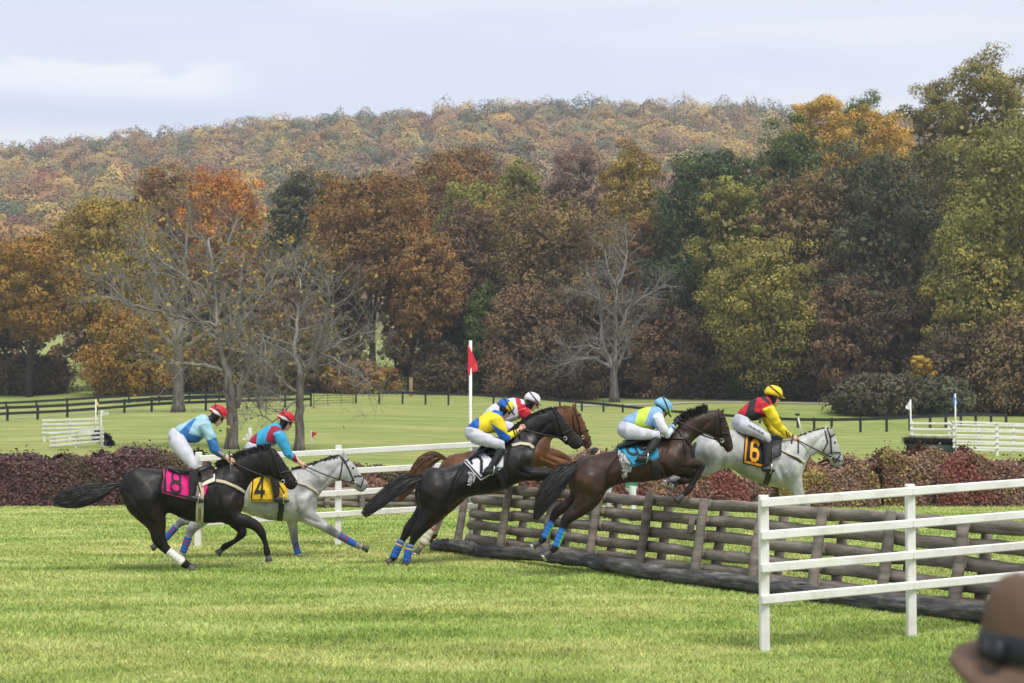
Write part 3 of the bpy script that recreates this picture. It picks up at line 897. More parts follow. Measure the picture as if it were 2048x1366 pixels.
for i in range(len(TP) - 1):
    for j, z in enumerate(RZ):
        rr = .076 if j else .08
        dz = .012 * math.sin(i * 3.1 + j * 2.3)
        a, b_ = (rr * 1.05, rr * .92) if (i + j) % 2 else (rr * .95, rr * 1.04)
        ov = .012
        V, Fc = rough_log(fl(TP[i] - ov * (1 if i else 0) + .006, .012 * ((i % 2) * 2 - 1), z + dz), fl(TP[i + 1] + ov * .2, .012 * ((i % 2) * 2 - 1), z - dz * .5), a, b_, seed=100 + k, amp=.011)
        obj('rail', V, Fc, M['log'], hur); k += 1
# small plate on a rail
plate = box(fl(.575, -.10, .60), fl(.575, -.10, .79), .13, .03, upv=PER)
obj('plate', *plate, M['log'], hur)
# take-off logs lying along its foot
GA, GB = np.array([-1.27, 26.0, 0]), np.array([4.95, 16.6, 0])
GL = [(-.0, .115, 'first take-off log with a blunt splintered end lying nearest the far rails'), (.118, .52, 'long dark take-off log lying under the leaping bay horse'), (.525, .80, 'dark tarred take-off log lying behind the white end post'), (.80, 1.22, 'split take-off log lying near the brown hat')]
for i, (a, b_, lb) in enumerate(GL):
    p0, p1 = GA + (GB - GA) * a, GA + (GB - GA) * b_
    V, Fc = rough_log(p0 + [0, 0, .085], p1 + [0, 0, .09 + .01 * (i % 2)], .092, .104, n=20, amp=.055, seed=300 + i, rings=30)
    tag(obj('take_off_log', V, Fc, M['groundlog']), lb, 'log', 'take-off logs along the hurdle')

# low log edging far behind the white rails
edg = thing('log_jump', 'low jump of dark logs lying beyond the far white rails', 'jump', (xu(850, 38.6), 38.6, 0))
for z in (.08, .24, .40):
    for q in range(4):
        u0 = 610 + q * 115
        V, Fc = rough_log((xu(u0, 38.6) + .01, 38.6 + .05 * (q % 2), z), (xu(u0 + 114, 38.6), 38.6 + .05 * (q % 2), z), .085, .08, seed=int(400 + z * 100 + q), rings=6)
        obj('rail', V, Fc, M['log'], edg)
for u0 in (655, 725, 840, 955):
    V, Fc = rough_log((xu(u0, 38.45), 38.45, -.1), (xu(u0, 38.45), 38.45, .5), .07, .07, seed=u0, rings=5)
    obj('post', V, Fc, M['log'], edg)

# ------------------------------------------------------------------ white rails
def rail_fence(label, posts, rails, wid=.088, rh=.085, dep=.045, name='rail_fence', cat='fence', ext=(.12, .12), front=True):
    """posts: (x, y, z0, ztop); rails: list of heights at each post"""
    root = thing(name, label, cat, (posts[0][0], posts[0][1], posts[0][2]))
    for (x, y, z0, z1) in posts:
        obj('post', *box((x, y, z0 - .2), (x, y, z1), wid, wid, upv=(0, 1, 0), bev=.01), M['white'], root, smooth=False)
    for hs in rails:
        for i in range(len(posts) - 1):
            p0 = np.array([posts[i][0], posts[i][1] - (wid + dep) / 2 - .003, hs[i]]); p1 = np.array([posts[i + 1][0], posts[i + 1][1] - (wid + dep) / 2 - .003, hs[i + 1]])
            d = nrm(p1 - p0)
            if i == 0: p0 = p0 - d * ext[0]
            else: p0 = p0 + d * .002
            if i == len(posts) - 2: p1 = p1 + d * ext[1]
            else: p1 = p1 - d * .002
            obj('rail', *box(p0, p1, dep, rh, bev=.01), M['white'], root, smooth=False)
    return root
# near wing
w1 = (xu(1525, 14.8), 14.8); w2 = (xu(1817, 15.8), 15.8); w3 = (w2[0] * 2 - w1[0], w2[1] * 2 - w1[1])
def zz(v, Y): return float(P(1024, v, Y)[2])
zs1 = [zz(v, 14.75) for v in (1005, 1070.5, 1135.5, 1198.5)]
zs2 = [zz(v, 15.75) for v in (982.5, 1047, 1110, 1171)]
zs3 = [2 * b_ - a for a, b_ in zip(zs1, zs2)]
rail_fence('white four rail fence standing at the near end of the hurdle beside the brown hat', [(*w1, 0, zz(990, 14.8)), (*w2, 0, zz(968, 15.8)), (*w3, 0, 2 * zz(968, 15.8) - zz(990, 14.8))],
           [(a, b_, c) for a, b_, c in zip(zs1, zs2, zs3)], ext=(.05, 1.2))
# far wing
f1, f2, f3 = (xu(399, 26.9), 26.9), (xu(678, 27.2), 27.2), (xu(951, 27.5), 27.5)
r1 = [zz(v, 26.9) for v in (917, 958, 1000, 1046)]; r2 = [zz(v, 27.2) for v in (904, 943, 986, 1028)]; r3 = [zz(v, 27.5) for v in (889, 928, 969, 1011)]
rail_fence('white four rail fence behind the two galloping horses ending at the red flag pole', [(*f1, 0, zz(904, 26.9)), (*f2, 0, zz(890, 27.2)), (*f3, 0, zz(880, 27.5))],
           [(a, b_, c) for a, b_, c in zip(r1, r2, r3)], wid=.105, rh=.10, ext=(-.03, .04))

def flag(label, u, vtop, vf0, vf1, Y, width, colr, vbase=None, side=1, pr=.034, cat='flag', hang=.0, polecol='white', back=0):
    x = xu(u, Y); z0 = Tz(x, Y)
    zt, za, zb = zz(vtop, Y), zz(vf0, Y), zz(vf1, Y)
    root = thing('flag', label, cat, (x, Y, z0))
    obj('pole', *tube([(x, Y, z0 - .1), (x, Y, zt)], pr, 10), M[polecol], root)
    nu, nv = 10, 10
    V = []; Fc = []
    for i in range(nu + 1):
        a = i / nu
        for j in range(nv + 1):
            b_ = j / nv
            # triangular pennant, drooping towards its tip
            zz_ = za + (zb - za) * (hang * a * .6 + b_ * (1 - a * (1 - .25 * hang)))
            V.append((x + back * width + side * (pr * .6 + width * a * (1 - .25 * hang)), Y - pr - .004 - .05 * width * 4 * math.sin(a * 5 + b_ * 2.5) * a, zz_ - width * .25 * a * a))
    for i in range(nu):
        for j in range(nv):
            q = i * (nv + 1) + j
            Fc.append([q, q + 1, q + nv + 2, q + nv + 1])
    o = obj('pennant', V, Fc, M[colr], root)
    sm = o.modifiers.new('thick', 'SOLIDIFY'); sm.thickness = .006
    return root
M['flagred'] = mat_flat('red_nylon', (.62, .035, .05), .6, .12, 5)
M['flagwhite'] = mat_flat('white_nylon', (.8, .8, .78), .6, .08, 5)
M['flagyellow'] = mat_flat('yellow_nylon', (.75, .55, .14), .6, .1, 5)
M['flagblue'] = mat_flat('blue_nylon', (.04, .19, .68), .6, .12, 5)
flag('tall white pole with a crumpled red flag at the far end of the hurdle', 941, 681, 688, 752, 27.7, .21, 'flagred', side=1, hang=.9, pr=.028, back=-.3)
flag('small red pennant on a short pole near the slim bare tree', 623.5, 861, 863, 876, 66, .22, 'flagred', pr=.035, hang=.2)
flag('yellow pennant on the farther panel of the white jump wings', 192.5, 799, 800, 813, 75, .13, 'flagyellow', hang=.7)
flag('white pennant on the nearer panel of the white jump wings', 203.5, 820.5, 821, 834, 67.5, .33, 'flagwhite', hang=.2)
flag('white pennant above the left end of the black brush jump', 1820.5, 799, 801, 822, 74.6, .26, 'flagwhite', side=-1, hang=.75)
flag('blue flag on a white pole at the near post of the slanting wing', 1910, 787, 789, 810, 72.5, .24, 'flagblue', side=1, hang=.95, back=-.5)
# low white pennant with a bent tip, half behind rider 4
flag('white drooping pennant behind the back of the rider in red and turquoise', 501, 855, 866, 881, 66, .3, 'flagwhite', side=-1, hang=.8, pr=.08)

# jump wings in the middle distance
def wing(label, us, vt, vbm, rls, Ys, pw=.12, rh=.088):
    posts = []
    for u, a, b_, Yq in zip(us, vt, vbm, Ys):
        posts.append((xu(u, Yq), Yq, min(zz(b_, Yq), Tz(xu(u, Yq), Yq) + .05), zz(a, Yq)))
    rail_fence(label, posts, [[zz(v, Yq) for v, Yq in zip(row, Ys)] for row in rls], wid=pw, rh=rh, dep=.05, name='jump_wing', cat='jump wing')
wing('white four rail wing panel under the yellow pennant', (91, 142, 194.5), (839, 838, 836), (878, 878, 876), [(841, 839.5, 838), (849, 848, 846.5), (857.5, 856, 854.7), (866, 865, 863.5)], (76, 75.6, 75.2))
wing('white four rail wing panel nearest the purple hedge under the white pennant', (108, 154.5, 205), (866, 861, 855), (903, 897, 896), [(866.8, 862, 857.5), (874.5, 870, 865.7), (882.3, 878, 874), (891, 886.5, 882)], (68, 68, 67.8))
wing('short white wing panel behind the black brush jump', (1822, 1896), (842, 842), (882, 884), [(846.7, 847), (858, 858.5), (869.5, 871)], (74.5, 75.5))
wing('long white five rail wing panel slanting away under the blue flag', (1907, 1992, 2075), (842, 845, 848), (915, 911, 907), [(843.7, 846.5, 849.5), (857, 859.5, 862), (870, 872.5, 875), (882, 884.5, 887), (893.8, 896, 898)], (73, 73.4, 73.8), pw=.13, rh=.085)
wing('white five rail wing panel standing behind the slanting one', (1905, 1956, 2025, 2100), (847, 848, 849, 850), (905, 908, 907, 906), [(849.5, 850.5, 851.5, 852.5), (862, 863, 864, 865), (875, 876, 877, 878), (887, 888, 889, 890), (899, 900, 901, 902)], (75.5, 75.6, 75.7, 75.8), pw=.12, rh=.08)

def brush(label, p0, p1, rad, matbase):
    """roll of stiff black brush on a sloping base"""
    p0, p1 = np.asarray(p0), np.asarray(p1)
    z0 = min(p0[2], p1[2])
    root = thing('brush_jump', label, 'jump', tuple((p0 + p1) / 2 - [0, 0, p0[2] - Tz(*((p0 + p1) / 2)[:2])]))
    r = np.random.default_rng(int(abs(p0[0]) * 100))
    t_ = nrm(p1 - p0); mb = MB()
    L_ = np.linalg.norm(p1 - p0)
    for q in range(1500):
        k = r.random(); th = r.random() * 2 * math.pi
        d = np.array([0, math.cos(th), math.sin(th)]) + t_ * r.normal() * .3
        c = p0 + t_ * L_ * k
        e = c + nrm(d) * rad * r.uniform(.75, 1.45) * (1 if .05 < k < .95 else .8)
        s_ = nrm(np.cross(d, t_)) * .018
        mb.add(([c + d * rad * .2 - s_, c + d * rad * .2 + s_, e + s_ * .6, e - s_ * .6], [[0, 1, 2, 3]]))
    mb.add(tube([p0 + t_ * .05, p1 - t_ * .05], rad * .62, 12))
    obj('brush', *mb.vf(), M['brushblack'], root, smooth=False)
    gz = [Tz(*p[:2]) for p in (p0, p1)]
    rings = []
    for p, gg in ((p0 + t_ * .2, gz[0]), (p1 + t_ * .25, gz[1])):
        hh = p[2] - rad * .5 - gg
        rings.append((np.array([p[0], p[1], gg + hh / 2]), np.array([0, 1, 0]) * rad * 1.15, np.array([0, 0, hh / 2])))
    obj('base', *loft(rings, 12, .5), M[matbase], root)
M['brushblack'] = mat_flat('black_brush', (.014, .014, .017), .9, .4, 9)
M['greenpaint'] = mat_flat('dark_green_board', (.02, .035, .024), .7, .2, 3)
M['darkboard'] = mat_flat('dark_board', (.03, .027, .025), .8, .3, 3)
brush('black brush jump on a dark green base beside the white wing', P(1806, 881, 73.6), P(1908, 884, 73.2), .25, 'greenpaint')
brush('dark brush jump seen end on inside the two white wing panels', P(190, 874, 74.4), P(222, 888, 68.6), .3, 'darkboard')

# ------------------------------------------------------------------ black board fences
def board_fence(label, tops, rows, ph, sp, pw=.18, rh=.24, group='black paddock fences', name='board_fence'):
    """tops: (u, v_top, Y) of the top rail; posts every sp metres; rows: rail drops below the top (m)"""
    pts = [P(u, v, Y) for u, v, Y in tops]
    seg = [np.linalg.norm((b_ - a)[:2]) for a, b_ in zip(pts[:-1], pts[1:])]
    tot = sum(seg); n_ = int(tot / sp)
    def at(d):
        i = 0
        while i < len(seg) - 1 and d > seg[i]: d -= seg[i]; i += 1
        return pts[i] + (pts[i + 1] - pts[i]) * min(d / seg[i], 1)
    root = thing(name, label, 'fence', tuple(pts[0] - [0, 0, pts[0][2] - Tz(*pts[0][:2])]), group)
    q = [at(tot * i / n_) for i in range(n_ + 1)]
    for p in q:
        g_ = min(Tz(p[0], p[1]), p[2] - ph)
        obj('post', *box((p[0], p[1], g_ - .1), (p[0], p[1], p[2] + .05), pw, pw, upv=(0, 1, 0), bev=.01), M['blackpaint'], root, smooth=False)
    for d in rows:
        for a, b_ in zip(q[:-1], q[1:]):
            o_ = np.array([0, -pw / 2 - .025, -d - rh / 2])
            obj('rail', *box(a + o_, b_ + o_ - nrm(b_ - a) * .003, .04, rh, bev=.006), M['blackpaint'], root, smooth=False)
    return root
board_fence('black single rail fence sweeping across the field from the gate to the dark bushes', [(712, 782, 156), (820, 783, 156), (950, 787, 155), (1090, 796, 152.5), (1200, 805, 150), (1330, 819, 145), (1450, 828, 140), (1580, 836, 134), (1660, 836.5, 129), (1750, 835, 128), (1850, 830, 130), (1950, 826, 135), (2012, 828, 138)], [.0], 1.2, 2.25)
board_fence('nearer black two rail fence running from the picture edge to the gate post', [(-170, 823, 131), (4, 813, 134), (113, 809, 135.5), (219, 801.5, 137.5), (324, 793, 140), (420, 790, 142), (520, 787, 144), (622, 785, 146)], [.0, .48], 1.2, 2.3)
board_fence('farther black two rail fence behind the grey trunked tree', [(-170, 812, 166), (0, 804, 166), (105, 799, 166), (178, 794, 166.5), (254, 790, 167), (305, 787, 168), (405, 783, 170), (557, 779, 172)], [.0, .55], 1.1, 3.1, pw=.16)
gate = thing('field_gate', 'thin grey pipe gate closing the gap between the black fences', 'gate', tuple(P(665, 808, 151)))
ga, gb = P(626, 786, 147.5), P(708, 785, 154.5)
for k in (0, .25, .5, .75, 1.0):
    obj('bar', *tube([ga - [0, 0, .95 * k], gb - [0, 0, .95 * k]], .025, 6), M['blackpaint'], gate)
for k in (0.02, .35, .68, .98):
    p = ga + (gb - ga) * k
    obj('upright', *tube([p, p - [0, 0, 1.15]], .025, 6), M['blackpaint'], gate)
obj('brace', *tube([ga - [0, 0, .95], ga + (gb - ga) * .35], .022, 6), M['blackpaint'], gate)
# small fittings in the field
x, Yq = xu(1597, 118), 118
sp_ = thing('sprinkler_post', 'pale leaning post with a dark cap standing in front of the black rail', 'post', (x, Yq, Tz(x, Yq)))
obj('post', *tube([(x + .25, Yq, Tz(x, Yq) - .1), P(1595, 830, 118)], .06, 8), M['white'], sp_)
obj('cap', *ellips(P(1595, 829, 118), XYZ, (.2, .2, .1)), M['blackpaint'], sp_)
x, Yq = xu(822, 176), 176
mk = thing('marker_post', 'yellowish timber post standing at the wood edge near the red flag', 'post', (x, Yq, Tz(x, Yq)))
M['timber'] = mat_flat('pale_timber', (.26, .18, .085), .8, .2, 4)
obj('post', *box((x, Yq, Tz(x, Yq) - .2), (x, Yq, zz(756, Yq)), .38, .3, upv=(0, 1, 0), bev=.03), M['timber'], mk)
obj('cap', *box((x, Yq, zz(756, Yq)), (x, Yq, zz(754.5, Yq)), .42, .34, upv=(0, 1, 0), bev=.02), M['timber'], mk)
# ------------------------------------------------------------------ horses
class Plane:
    """the upright plane through the middle of a horse; w metres towards the photographer's side"""
    def __init__(s, u, Y, yaw):
        s.A = P(u, HOR, Y); a = R_(yaw)
        s.h = np.array([math.cos(a), math.sin(a), 0]); s.n = np.array([math.sin(a), -math.cos(a), 0]); s.sc = F / Y
    def __call__(s, u, v, w=0.0):
        d = ray(u, v)
        return CPOS + d * ((w + s.n @ (s.A - CPOS)) / (s.n @ d))
    def mirror(s, V):
        V = np.asarray(V, float)
        return V - 2 * ((V - s.A) @ s.n)[:, None] * s.n

def limb(pl, pts, w0, w1, lat=.8, k=1.0):
    f_ = len(pts) - 2
    pts = [(p[0], p[1], p[2] * (1.1 if i == f_ else .87 if (p[2] < 7.6 and i < f_ and i > 2) else 1.06 if i == 3 else 1)) for i, p in enumerate(pts)]
    """pts: (u, v, radius px) -> rings for loft"""
    n_ = len(pts)
    ws = np.linspace(0, 1, n_) ** .8 * (w1 - w0) + w0
    c = [pl(p[0], p[1], w_) for p, w_ in zip(pts, ws)]
    # a denser, rounder path
    R = []
    for i in range(n_):
        t_ = nrm(c[min(i + 1, n_ - 1)] - c[max(i - 1, 0)])
        a = nrm(np.cross(pl.n, t_)); r_ = pts[i][2] / pl.sc * k
        la = lat if np.isscalar(lat) else lat[i]
        R.append((c[i], a * r_, pl.n * r_ * la))
    out = []
    for i in range(n_ - 1):
        for q in (0, .5):
            out.append(tuple((1 - q) * np.asarray(x) + q * np.asarray(y) for x, y in zip(R[i], R[i + 1])))
    out.append(R[-1])
    d0 = nrm(c[0] - c[1]); r0 = np.linalg.norm(R[0][1])
    out = dense([(c[0] + d0 * r0 * .85, R[0][1] * .3, R[0][2] * .3), (c[0] + d0 * r0 * .6, R[0][1] * .72, R[0][2] * .72)] + R, 4)
    return out

def strands(paths, width, r):
    V = []; Fc = []
    for pts in paths:
        m_ = len(pts); b0 = len(V)
        for i, p in enumerate(pts):
            t_ = nrm(pts[min(i + 1, m_ - 1)] - pts[max(i - 1, 0)])
            s_ = nrm(np.cross(t_, r.normal(size=3) * .25 + np.array([.2, -1, .1]))) * width * (1 - .75 * (i / (m_ - 1)) ** 2)
            V += [p - s_, p + s_]
        for i in range(m_ - 1): Fc.append([b0 + 2 * i, b0 + 2 * i + 1, b0 + 2 * i + 3, b0 + 2 * i + 2])
    return np.array(V), Fc

DIG = {
 '8': [([(.33, .53), (.2, .63), (.2, .86), (.35, 1), (.65, 1), (.8, .86), (.8, .63), (.67, .53)], True), ([(.33, .515), (.67, .515), (.84, .4), (.84, .15), (.67, 0), (.33, 0), (.16, .15), (.16, .4)], True)],
 '4': [([(.95, .28), (.1, .28), (.62, 1.0)], False), ([(.66, 1.06), (.66, -.02)], False)],
 '2': [([(.14, .74), (.2, .92), (.38, 1.0), (.66, 1.0), (.84, .86), (.84, .64), (.2, .12), (.2, .02), (.92, .02)], False)],
 '9': [([(.2, .05), (.62, .05), (.82, .25), (.82, .85), (.66, 1), (.34, 1), (.18, .85), (.18, .62), (.34, .47), (.76, .47)], False)],
 '6': [([(.82, .84), (.66, 1), (.34, 1), (.18, .84), (.18, .15), (.34, 0), (.66, 0), (.82, .15), (.82, .4), (.66, .54), (.24, .54)], False)],
}

def ribbon2d(pts, closed, th, sub=4):
    pts = [np.array(p, float) for p in pts]
    q = pts + ([pts[0]] if closed else [])
    L_ = []; m_ = len(pts)
    for i, p in enumerate(pts):
        d0 = nrm(p - pts[i - 1]) if (i > 0 or closed) else nrm(pts[1] - p)
        d1 = nrm(pts[(i + 1) % m_] - p) if (i < m_ - 1 or closed) else d0
        if i == 0 and not closed: d0 = d1
        n0 = np.array([-d0[1], d0[0]]); n1 = np.array([-d1[1], d1[0]])
        mi = nrm(n0 + n1); L_.append(mi * th / 2 / max(mi @ n0, .45))
    if closed: L_.append(L_[0])
    A, B = [], []
    for i in range(len(q) - 1):
        for k in range(sub):
            f_ = k / sub
            c = q[i] * (1 - f_) + q[i + 1] * f_; o = L_[i] * (1 - f_) + L_[i + 1] * f_
            A.append(c - o); B.append(c + o)
    A.append(q[-1] - L_[-1]); B.append(q[-1] + L_[-1])
    return A, B

def bil(Q, s_, t_):
    """Q: TL, TR, BL, BR pixels; s_ along, t_ down"""
    a = np.array(Q[0]) * (1 - s_) + np.array(Q[1]) * s_; b_ = np.array(Q[2]) * (1 - s_) + np.array(Q[3]) * s_
    return a * (1 - t_) + b_ * t_

def horse(S):
    pl = S['plane']; r = np.random.default_rng(S['seed'])
    base = pl(*S['foot']); base[2] = 0
    root = thing('horse', S['label'], 'horse', tuple(base), 'horses and riders in the race')
    mb = MB()
    def rings(lst):
        o = []
        for (tu, tv), (bu, bv), w_ in lst:
            t_, b_ = pl(tu, tv), pl(bu, bv)
            o.append(((t_ + b_) / 2, (t_ - b_) / 2, pl.n * w_))
        return o
    mb.add(loft(dense(rings(S['torso'])), 28, .95)); mb.add(loft(dense(rings(S['neck'])), 24, .97)); mb.add(loft(dense(rings(S['head'])), 20, .92))
    for (u, v, w_, ru, rv, rw, ang) in S.get('bulge', [])[:2]:
        a = R_(ang)
        for sg in (1, -1):
            ax = np.array([pl.h * math.cos(a) + np.array([0, 0, 1]) * math.sin(a), pl.n, -pl.h * math.sin(a) + np.array([0, 0, 1]) * math.cos(a)])
            mb.add(ellips(pl(u, v, 0) + pl.n * w_ * sg, ax, (ru / pl.sc, rw, rv / pl.sc), 14, 9))
    hoofs = []
    for (pts, w0, w1) in S['legs']:
        fp, hp = np.array(pts[-2]), np.array(pts[-1])
        past = tuple(fp[:2] + (hp[:2] - fp[:2]) * .5) + (fp[2] * .78,)
        R = limb(pl, list(pts[:-1]) + [past], w0, w1, .78)
        mb.add(loft(R, 14))
        # fetlock and joint knobs are in the radii; the hoof goes on below
        hoofs.append((pl(*past[:2], w1), pl(hp[0], hp[1], w1), past[2]))
    for (eb, et, w_) in S['ears']:
        b_, t_ = pl(*eb, w_), pl(*et, w_ * 1.25)
        ax = nrm(t_ - b_); sd_ = nrm(np.cross(pl.n, ax)); L_ = np.linalg.norm(t_ - b_)
        mb.add(loft([(b_ - ax * .03, sd_ * .03, pl.n * .026), (b_ + ax * L_ * .45, sd_ * .037, pl.n * .024), (b_ + ax * L_ * .8, sd_ * .022, pl.n * .017), (t_, sd_ * .006, pl.n * .006)], 10))
    V, Fc = remesh(mb.vf(), .0135, 1)
    # melt the joins of trunk, neck and haunch together; leave shanks and face crisp
    dmin = np.full(len(V), 9.0)
    for (pts, w0, w1) in S['legs']:
        cs = [pl(p[0], p[1], (w0 + w1) / 2) for p in pts[2:]]
        for a, b_ in zip(cs[:-1], cs[1:]):
            ab = b_ - a; t_ = np.clip(((V - a) @ ab) / (ab @ ab), 0, 1)
            dmin = np.minimum(dmin, np.linalg.norm(V - a - t_[:, None] * ab, axis=1))
    hr = rings(S['head'])
    dh = np.min([np.linalg.norm(V - x[0], axis=1) for x in hr[1:]], axis=0)
    wg = np.clip((dmin - .08) / .16, .035, 1) * np.clip((dh - .08) / .2, .05, 1) * .55
    V = relax(V, Fc, wg, 46)
    uv = proj(V)
    Nn = vnormals(V, Fc)
    if (Nn * (V - V.mean(0))).sum() < 0: Nn = -Nn
    disp = np.zeros(len(V))
    for (poly, wpx, dep) in S.get('grooves', []):
        disp += 1.7 * dep * np.exp(-(segdist(uv, poly) / wpx) ** 2) * (np.abs(Nn @ pl.n) > .25)
    kq = unit(9, r) * (18 + 26 * r.random((9, 1)))
    disp += (np.sin(V @ kq.T + r.random(9) * 6 + 1.5 * np.sin(V @ kq[::-1].T * .6)).mean(1)) * .011 * np.clip(wg / .4, 0, 1)
    V = relax(V + Nn * disp[:, None], Fc, wg * .5 + .05, 2)
    uv = proj(V)
    cols = np.tile(np.array(S['col']), (len(V), 1))
    for (u, v, rad, c, k) in S.get('spots', []):
        wgt = np.exp(-(((uv[:, 0] - u) ** 2 + (uv[:, 1] - v) ** 2) / rad ** 2)) * k
        cols = cols * (1 - wgt[:, None]) + np.array(c) * wgt[:, None]
    for (poly, c, k) in S.get('patch', []):
        i = inpoly(uv, poly); cols[i] = cols[i] * (1 - k) + np.array(c) * k
    if S.get('dapple'):
        f_ = np.sin(V @ (unit(6, r) * 26).T + r.random(6) * 6).sum(1) / 2.4
        g_ = np.clip(1 + .16 * f_, .6, 1.12); cols *= g_[:, None]
        f2 = np.clip(np.sin(V @ (unit(7, r) * 9).T + r.random(7) * 6).sum(1) / 2.6, 0, 1.2); cols *= (1 - .22 * f2)[:, None]
        fl_ = r.random(len(V)) < .05; cols[fl_] *= .5
    obj('body', V, Fc, M['greycoat'] if S.get('grey') else M['coat'], root, cols=cols)
    bvh = BVHTree.FromPolygons([Vector(x) for x in V], Fc)
    def near(u, v, off=.01):
        d = Vector(nrm(ray(u, v)))
        h, nn, _, _ = bvh.ray_cast(Vector(CPOS), d)
        if h is None: return None
        nn = nn if nn.dot(d) < 0 else -nn
        return np.array(h + nn * off)
    def nearf(u, v, off=.01):
        p = near(u, v, off)
        return p if p is not None else pl(u, v, .05)
    def top(p):
        h = bvh.ray_cast(Vector(p + np.array([0, 0, .35])), Vector((0, 0, -1)))
        return np.array(h[0]) if h[0] is not None and abs(h[0].z - p[2]) < .14 else np.asarray(p)
    # hooves
    for i, (a, e, rpx) in enumerate(hoofs):
        ax = nrm(e - a); sd_ = nrm(np.cross(pl.n, ax)); L_ = max(np.linalg.norm(e - a), .07)
        r0 = max(rpx / pl.sc * 1.02, .034)
        o = obj('hoof', *loft([(a - ax * .012, sd_ * r0 * .9, pl.n * r0 * .85), (a + ax * L_ * .25, sd_ * r0 * 1.12, pl.n * r0 * 1.05), (a + ax * L_ * .85, sd_ * r0 * 1.5, pl.n * r0 * 1.35), (a + ax * L_, sd_ * r0 * 1.48, pl.n * r0 * 1.32)], 14), M['hoof'], root)
        if i in S.get('shoes', []):
            c = a + ax * (L_ + .008)
            pts = [c + sd_ * r0 * 1.25 * math.cos(q) + pl.n * r0 * 1.12 * math.sin(q) for q in np.linspace(-2.5, 2.5, 14)]
            obj('horseshoe', *tube(pts, .014, 6), M['steel'], o)
    # eye and nostril
    for nm, (u, v), rr in (('eye', S['eye'], (.024, .02, .018)), ('nostril', S['nostril'], (.02, .013, .016))):
        p = nearf(u, v, -.006)
        for q in (p, pl.mirror(p[None])[0]):
            obj(nm, *ellips(q, np.array([pl.h, pl.n, [0, 0, 1]]), rr, 10, 8), M['gloss'], root)
    # leg wraps
    for wi, (a, b_, ra, rb, w_, bands) in enumerate(S.get('wraps', [])):
        frc = S.get('wrapfront')
        pa, pb = pl(*a, w_), pl(*b_, w_); ax = nrm(pb - pa); sd_ = nrm(np.cross(pl.n, ax))
        R = []; C_ = []
        for k in np.linspace(0, 1, 28):
            rr = (ra + (rb - ra) * k) / pl.sc * (1 + .05 * math.sin(k * 30)) * (1 if .02 < k < .98 else .93)
            R.append((pa + (pb - pa) * k, sd_ * rr, pl.n * rr * .88))
            c = bands[0]
            for (k0, k1, cb_) in bands[1:]:
                if k0 <= k <= k1: c = cb_
            C_ += [frc if (frc and k > .12 and math.cos(q) > .3) else c for q in np.linspace(0, 2 * math.pi, 14, endpoint=False)]
        C_ += [bands[0]] * 2
        obj('leg_wrap', *loft(R, 14), M['plain'], root, cols=np.array(C_))
    # saddle cloth with its number, both sides
    if 'cloth' in S:
        Q, bcol, border, num, ncol, nbox = S['cloth']
        n1, n2 = 26, 24
        G_ = np.array([[nearf(*bil(Q, i / n1, j / n2), .015 + .0035 * math.sin(i * .55 + j * .33 + S['seed']) * math.sin(j * .4 + i * .12) + .002 * math.sin(i * 1.1 - j * .7)) for j in range(n2 + 1)] for i in range(n1 + 1)]).reshape(-1, 3)
        Fq_ = []; cf = []
        for i in range(n1):
            for j in range(n2):
                q = i * (n2 + 1) + j
                Fq_.append([q, q + 1, q + n2 + 2, q + n2 + 1])
                e = min(i + .5, (n1 - i - .5) if S.get('fullborder') else 99, n2 - j - .5)
                c = bcol
                for (b0, b1, cb_) in border:
                    if b0 <= e < b1: c = cb_
                cf.append(c)
        sub = []
        for side in (0, 1):
            VV = G_ if not side else pl.mirror(G_)
            o = obj('saddle_cloth', VV, Fq_, M['plain'], root, cols=np.array(cf), domain='FACE')
            sm = o.modifiers.new('thick', 'SOLIDIFY'); sm.thickness = .008; sm.offset = 0
            sub.append(o)
        (x0, x1, y0, y1) = nbox
        for si, (pts, cl_) in enumerate(DIG[num]):
            A, B = ribbon2d(pts, cl_, S.get('nth', .2))
            VV = []
            for a, b_ in zip(A, B):
                for f_ in (0, .5, 1):
                    p = a * (1 - f_) + b_ * f_
                    VV.append(nearf(*bil(Q, x0 + (x1 - x0) * p[0], y1 + (y0 - y1) * p[1]), .030 + .003 * si))
            Fd = []
            for i in range(len(A) - 1):
                for k in (0, 1): q = i * 3 + k; Fd.append([q, q + 1, q + 4, q + 3])
            obj('number', VV, Fd, ncol, sub[0], smooth=False)
            mid = np.mean(VV, 0)
            MV = pl.mirror(VV)
            # on the off side the figure reads forwards again
            ctr = MV.mean(0); MV = MV - 2 * ((MV - ctr) @ pl.h)[:, None] * pl.h * 1.0
            hit = [bvh.ray_cast(Vector(p - pl.n * .5), Vector(pl.n)) for p in MV]
            MV = np.array([np.array(h[0]) - pl.n * (.026 + .003 * si) if h[0] is not None else p for h, p in zip(hit, MV)])
            obj('number', MV, Fd, ncol, sub[1], smooth=False)
    def patchgrid(Q, off, n1=10, n2=10):
        G_ = np.array([[nearf(*bil(Q, i / n1, j / n2), off) for j in range(n2 + 1)] for i in range(n1 + 1)]).reshape(-1, 3)
        return G_, [[i * (n2 + 1) + j, i * (n2 + 1) + j + 1, (i + 1) * (n2 + 1) + j + 1, (i + 1) * (n2 + 1) + j] for i in range(n1) for j in range(n2)]
    for (nm, Q, off, mt, c) in S.get('patches', []):
        G_, Fq_ = patchgrid(Q, off)
        pc = np.tile(c, (len(G_), 1)) if c else None
        if nm == 'sheepskin':
            G_ = G_ + r.normal(size=G_.shape) * .012; pc = pc * (.35 + .8 * r.random(len(pc)))[:, None]
        for VV in (G_, pl.mirror(G_)):
            o = obj(nm, VV, Fq_, mt, root, cols=pc)
            sm = o.modifiers.new('thick', 'SOLIDIFY'); sm.thickness = .014; sm.offset = 0
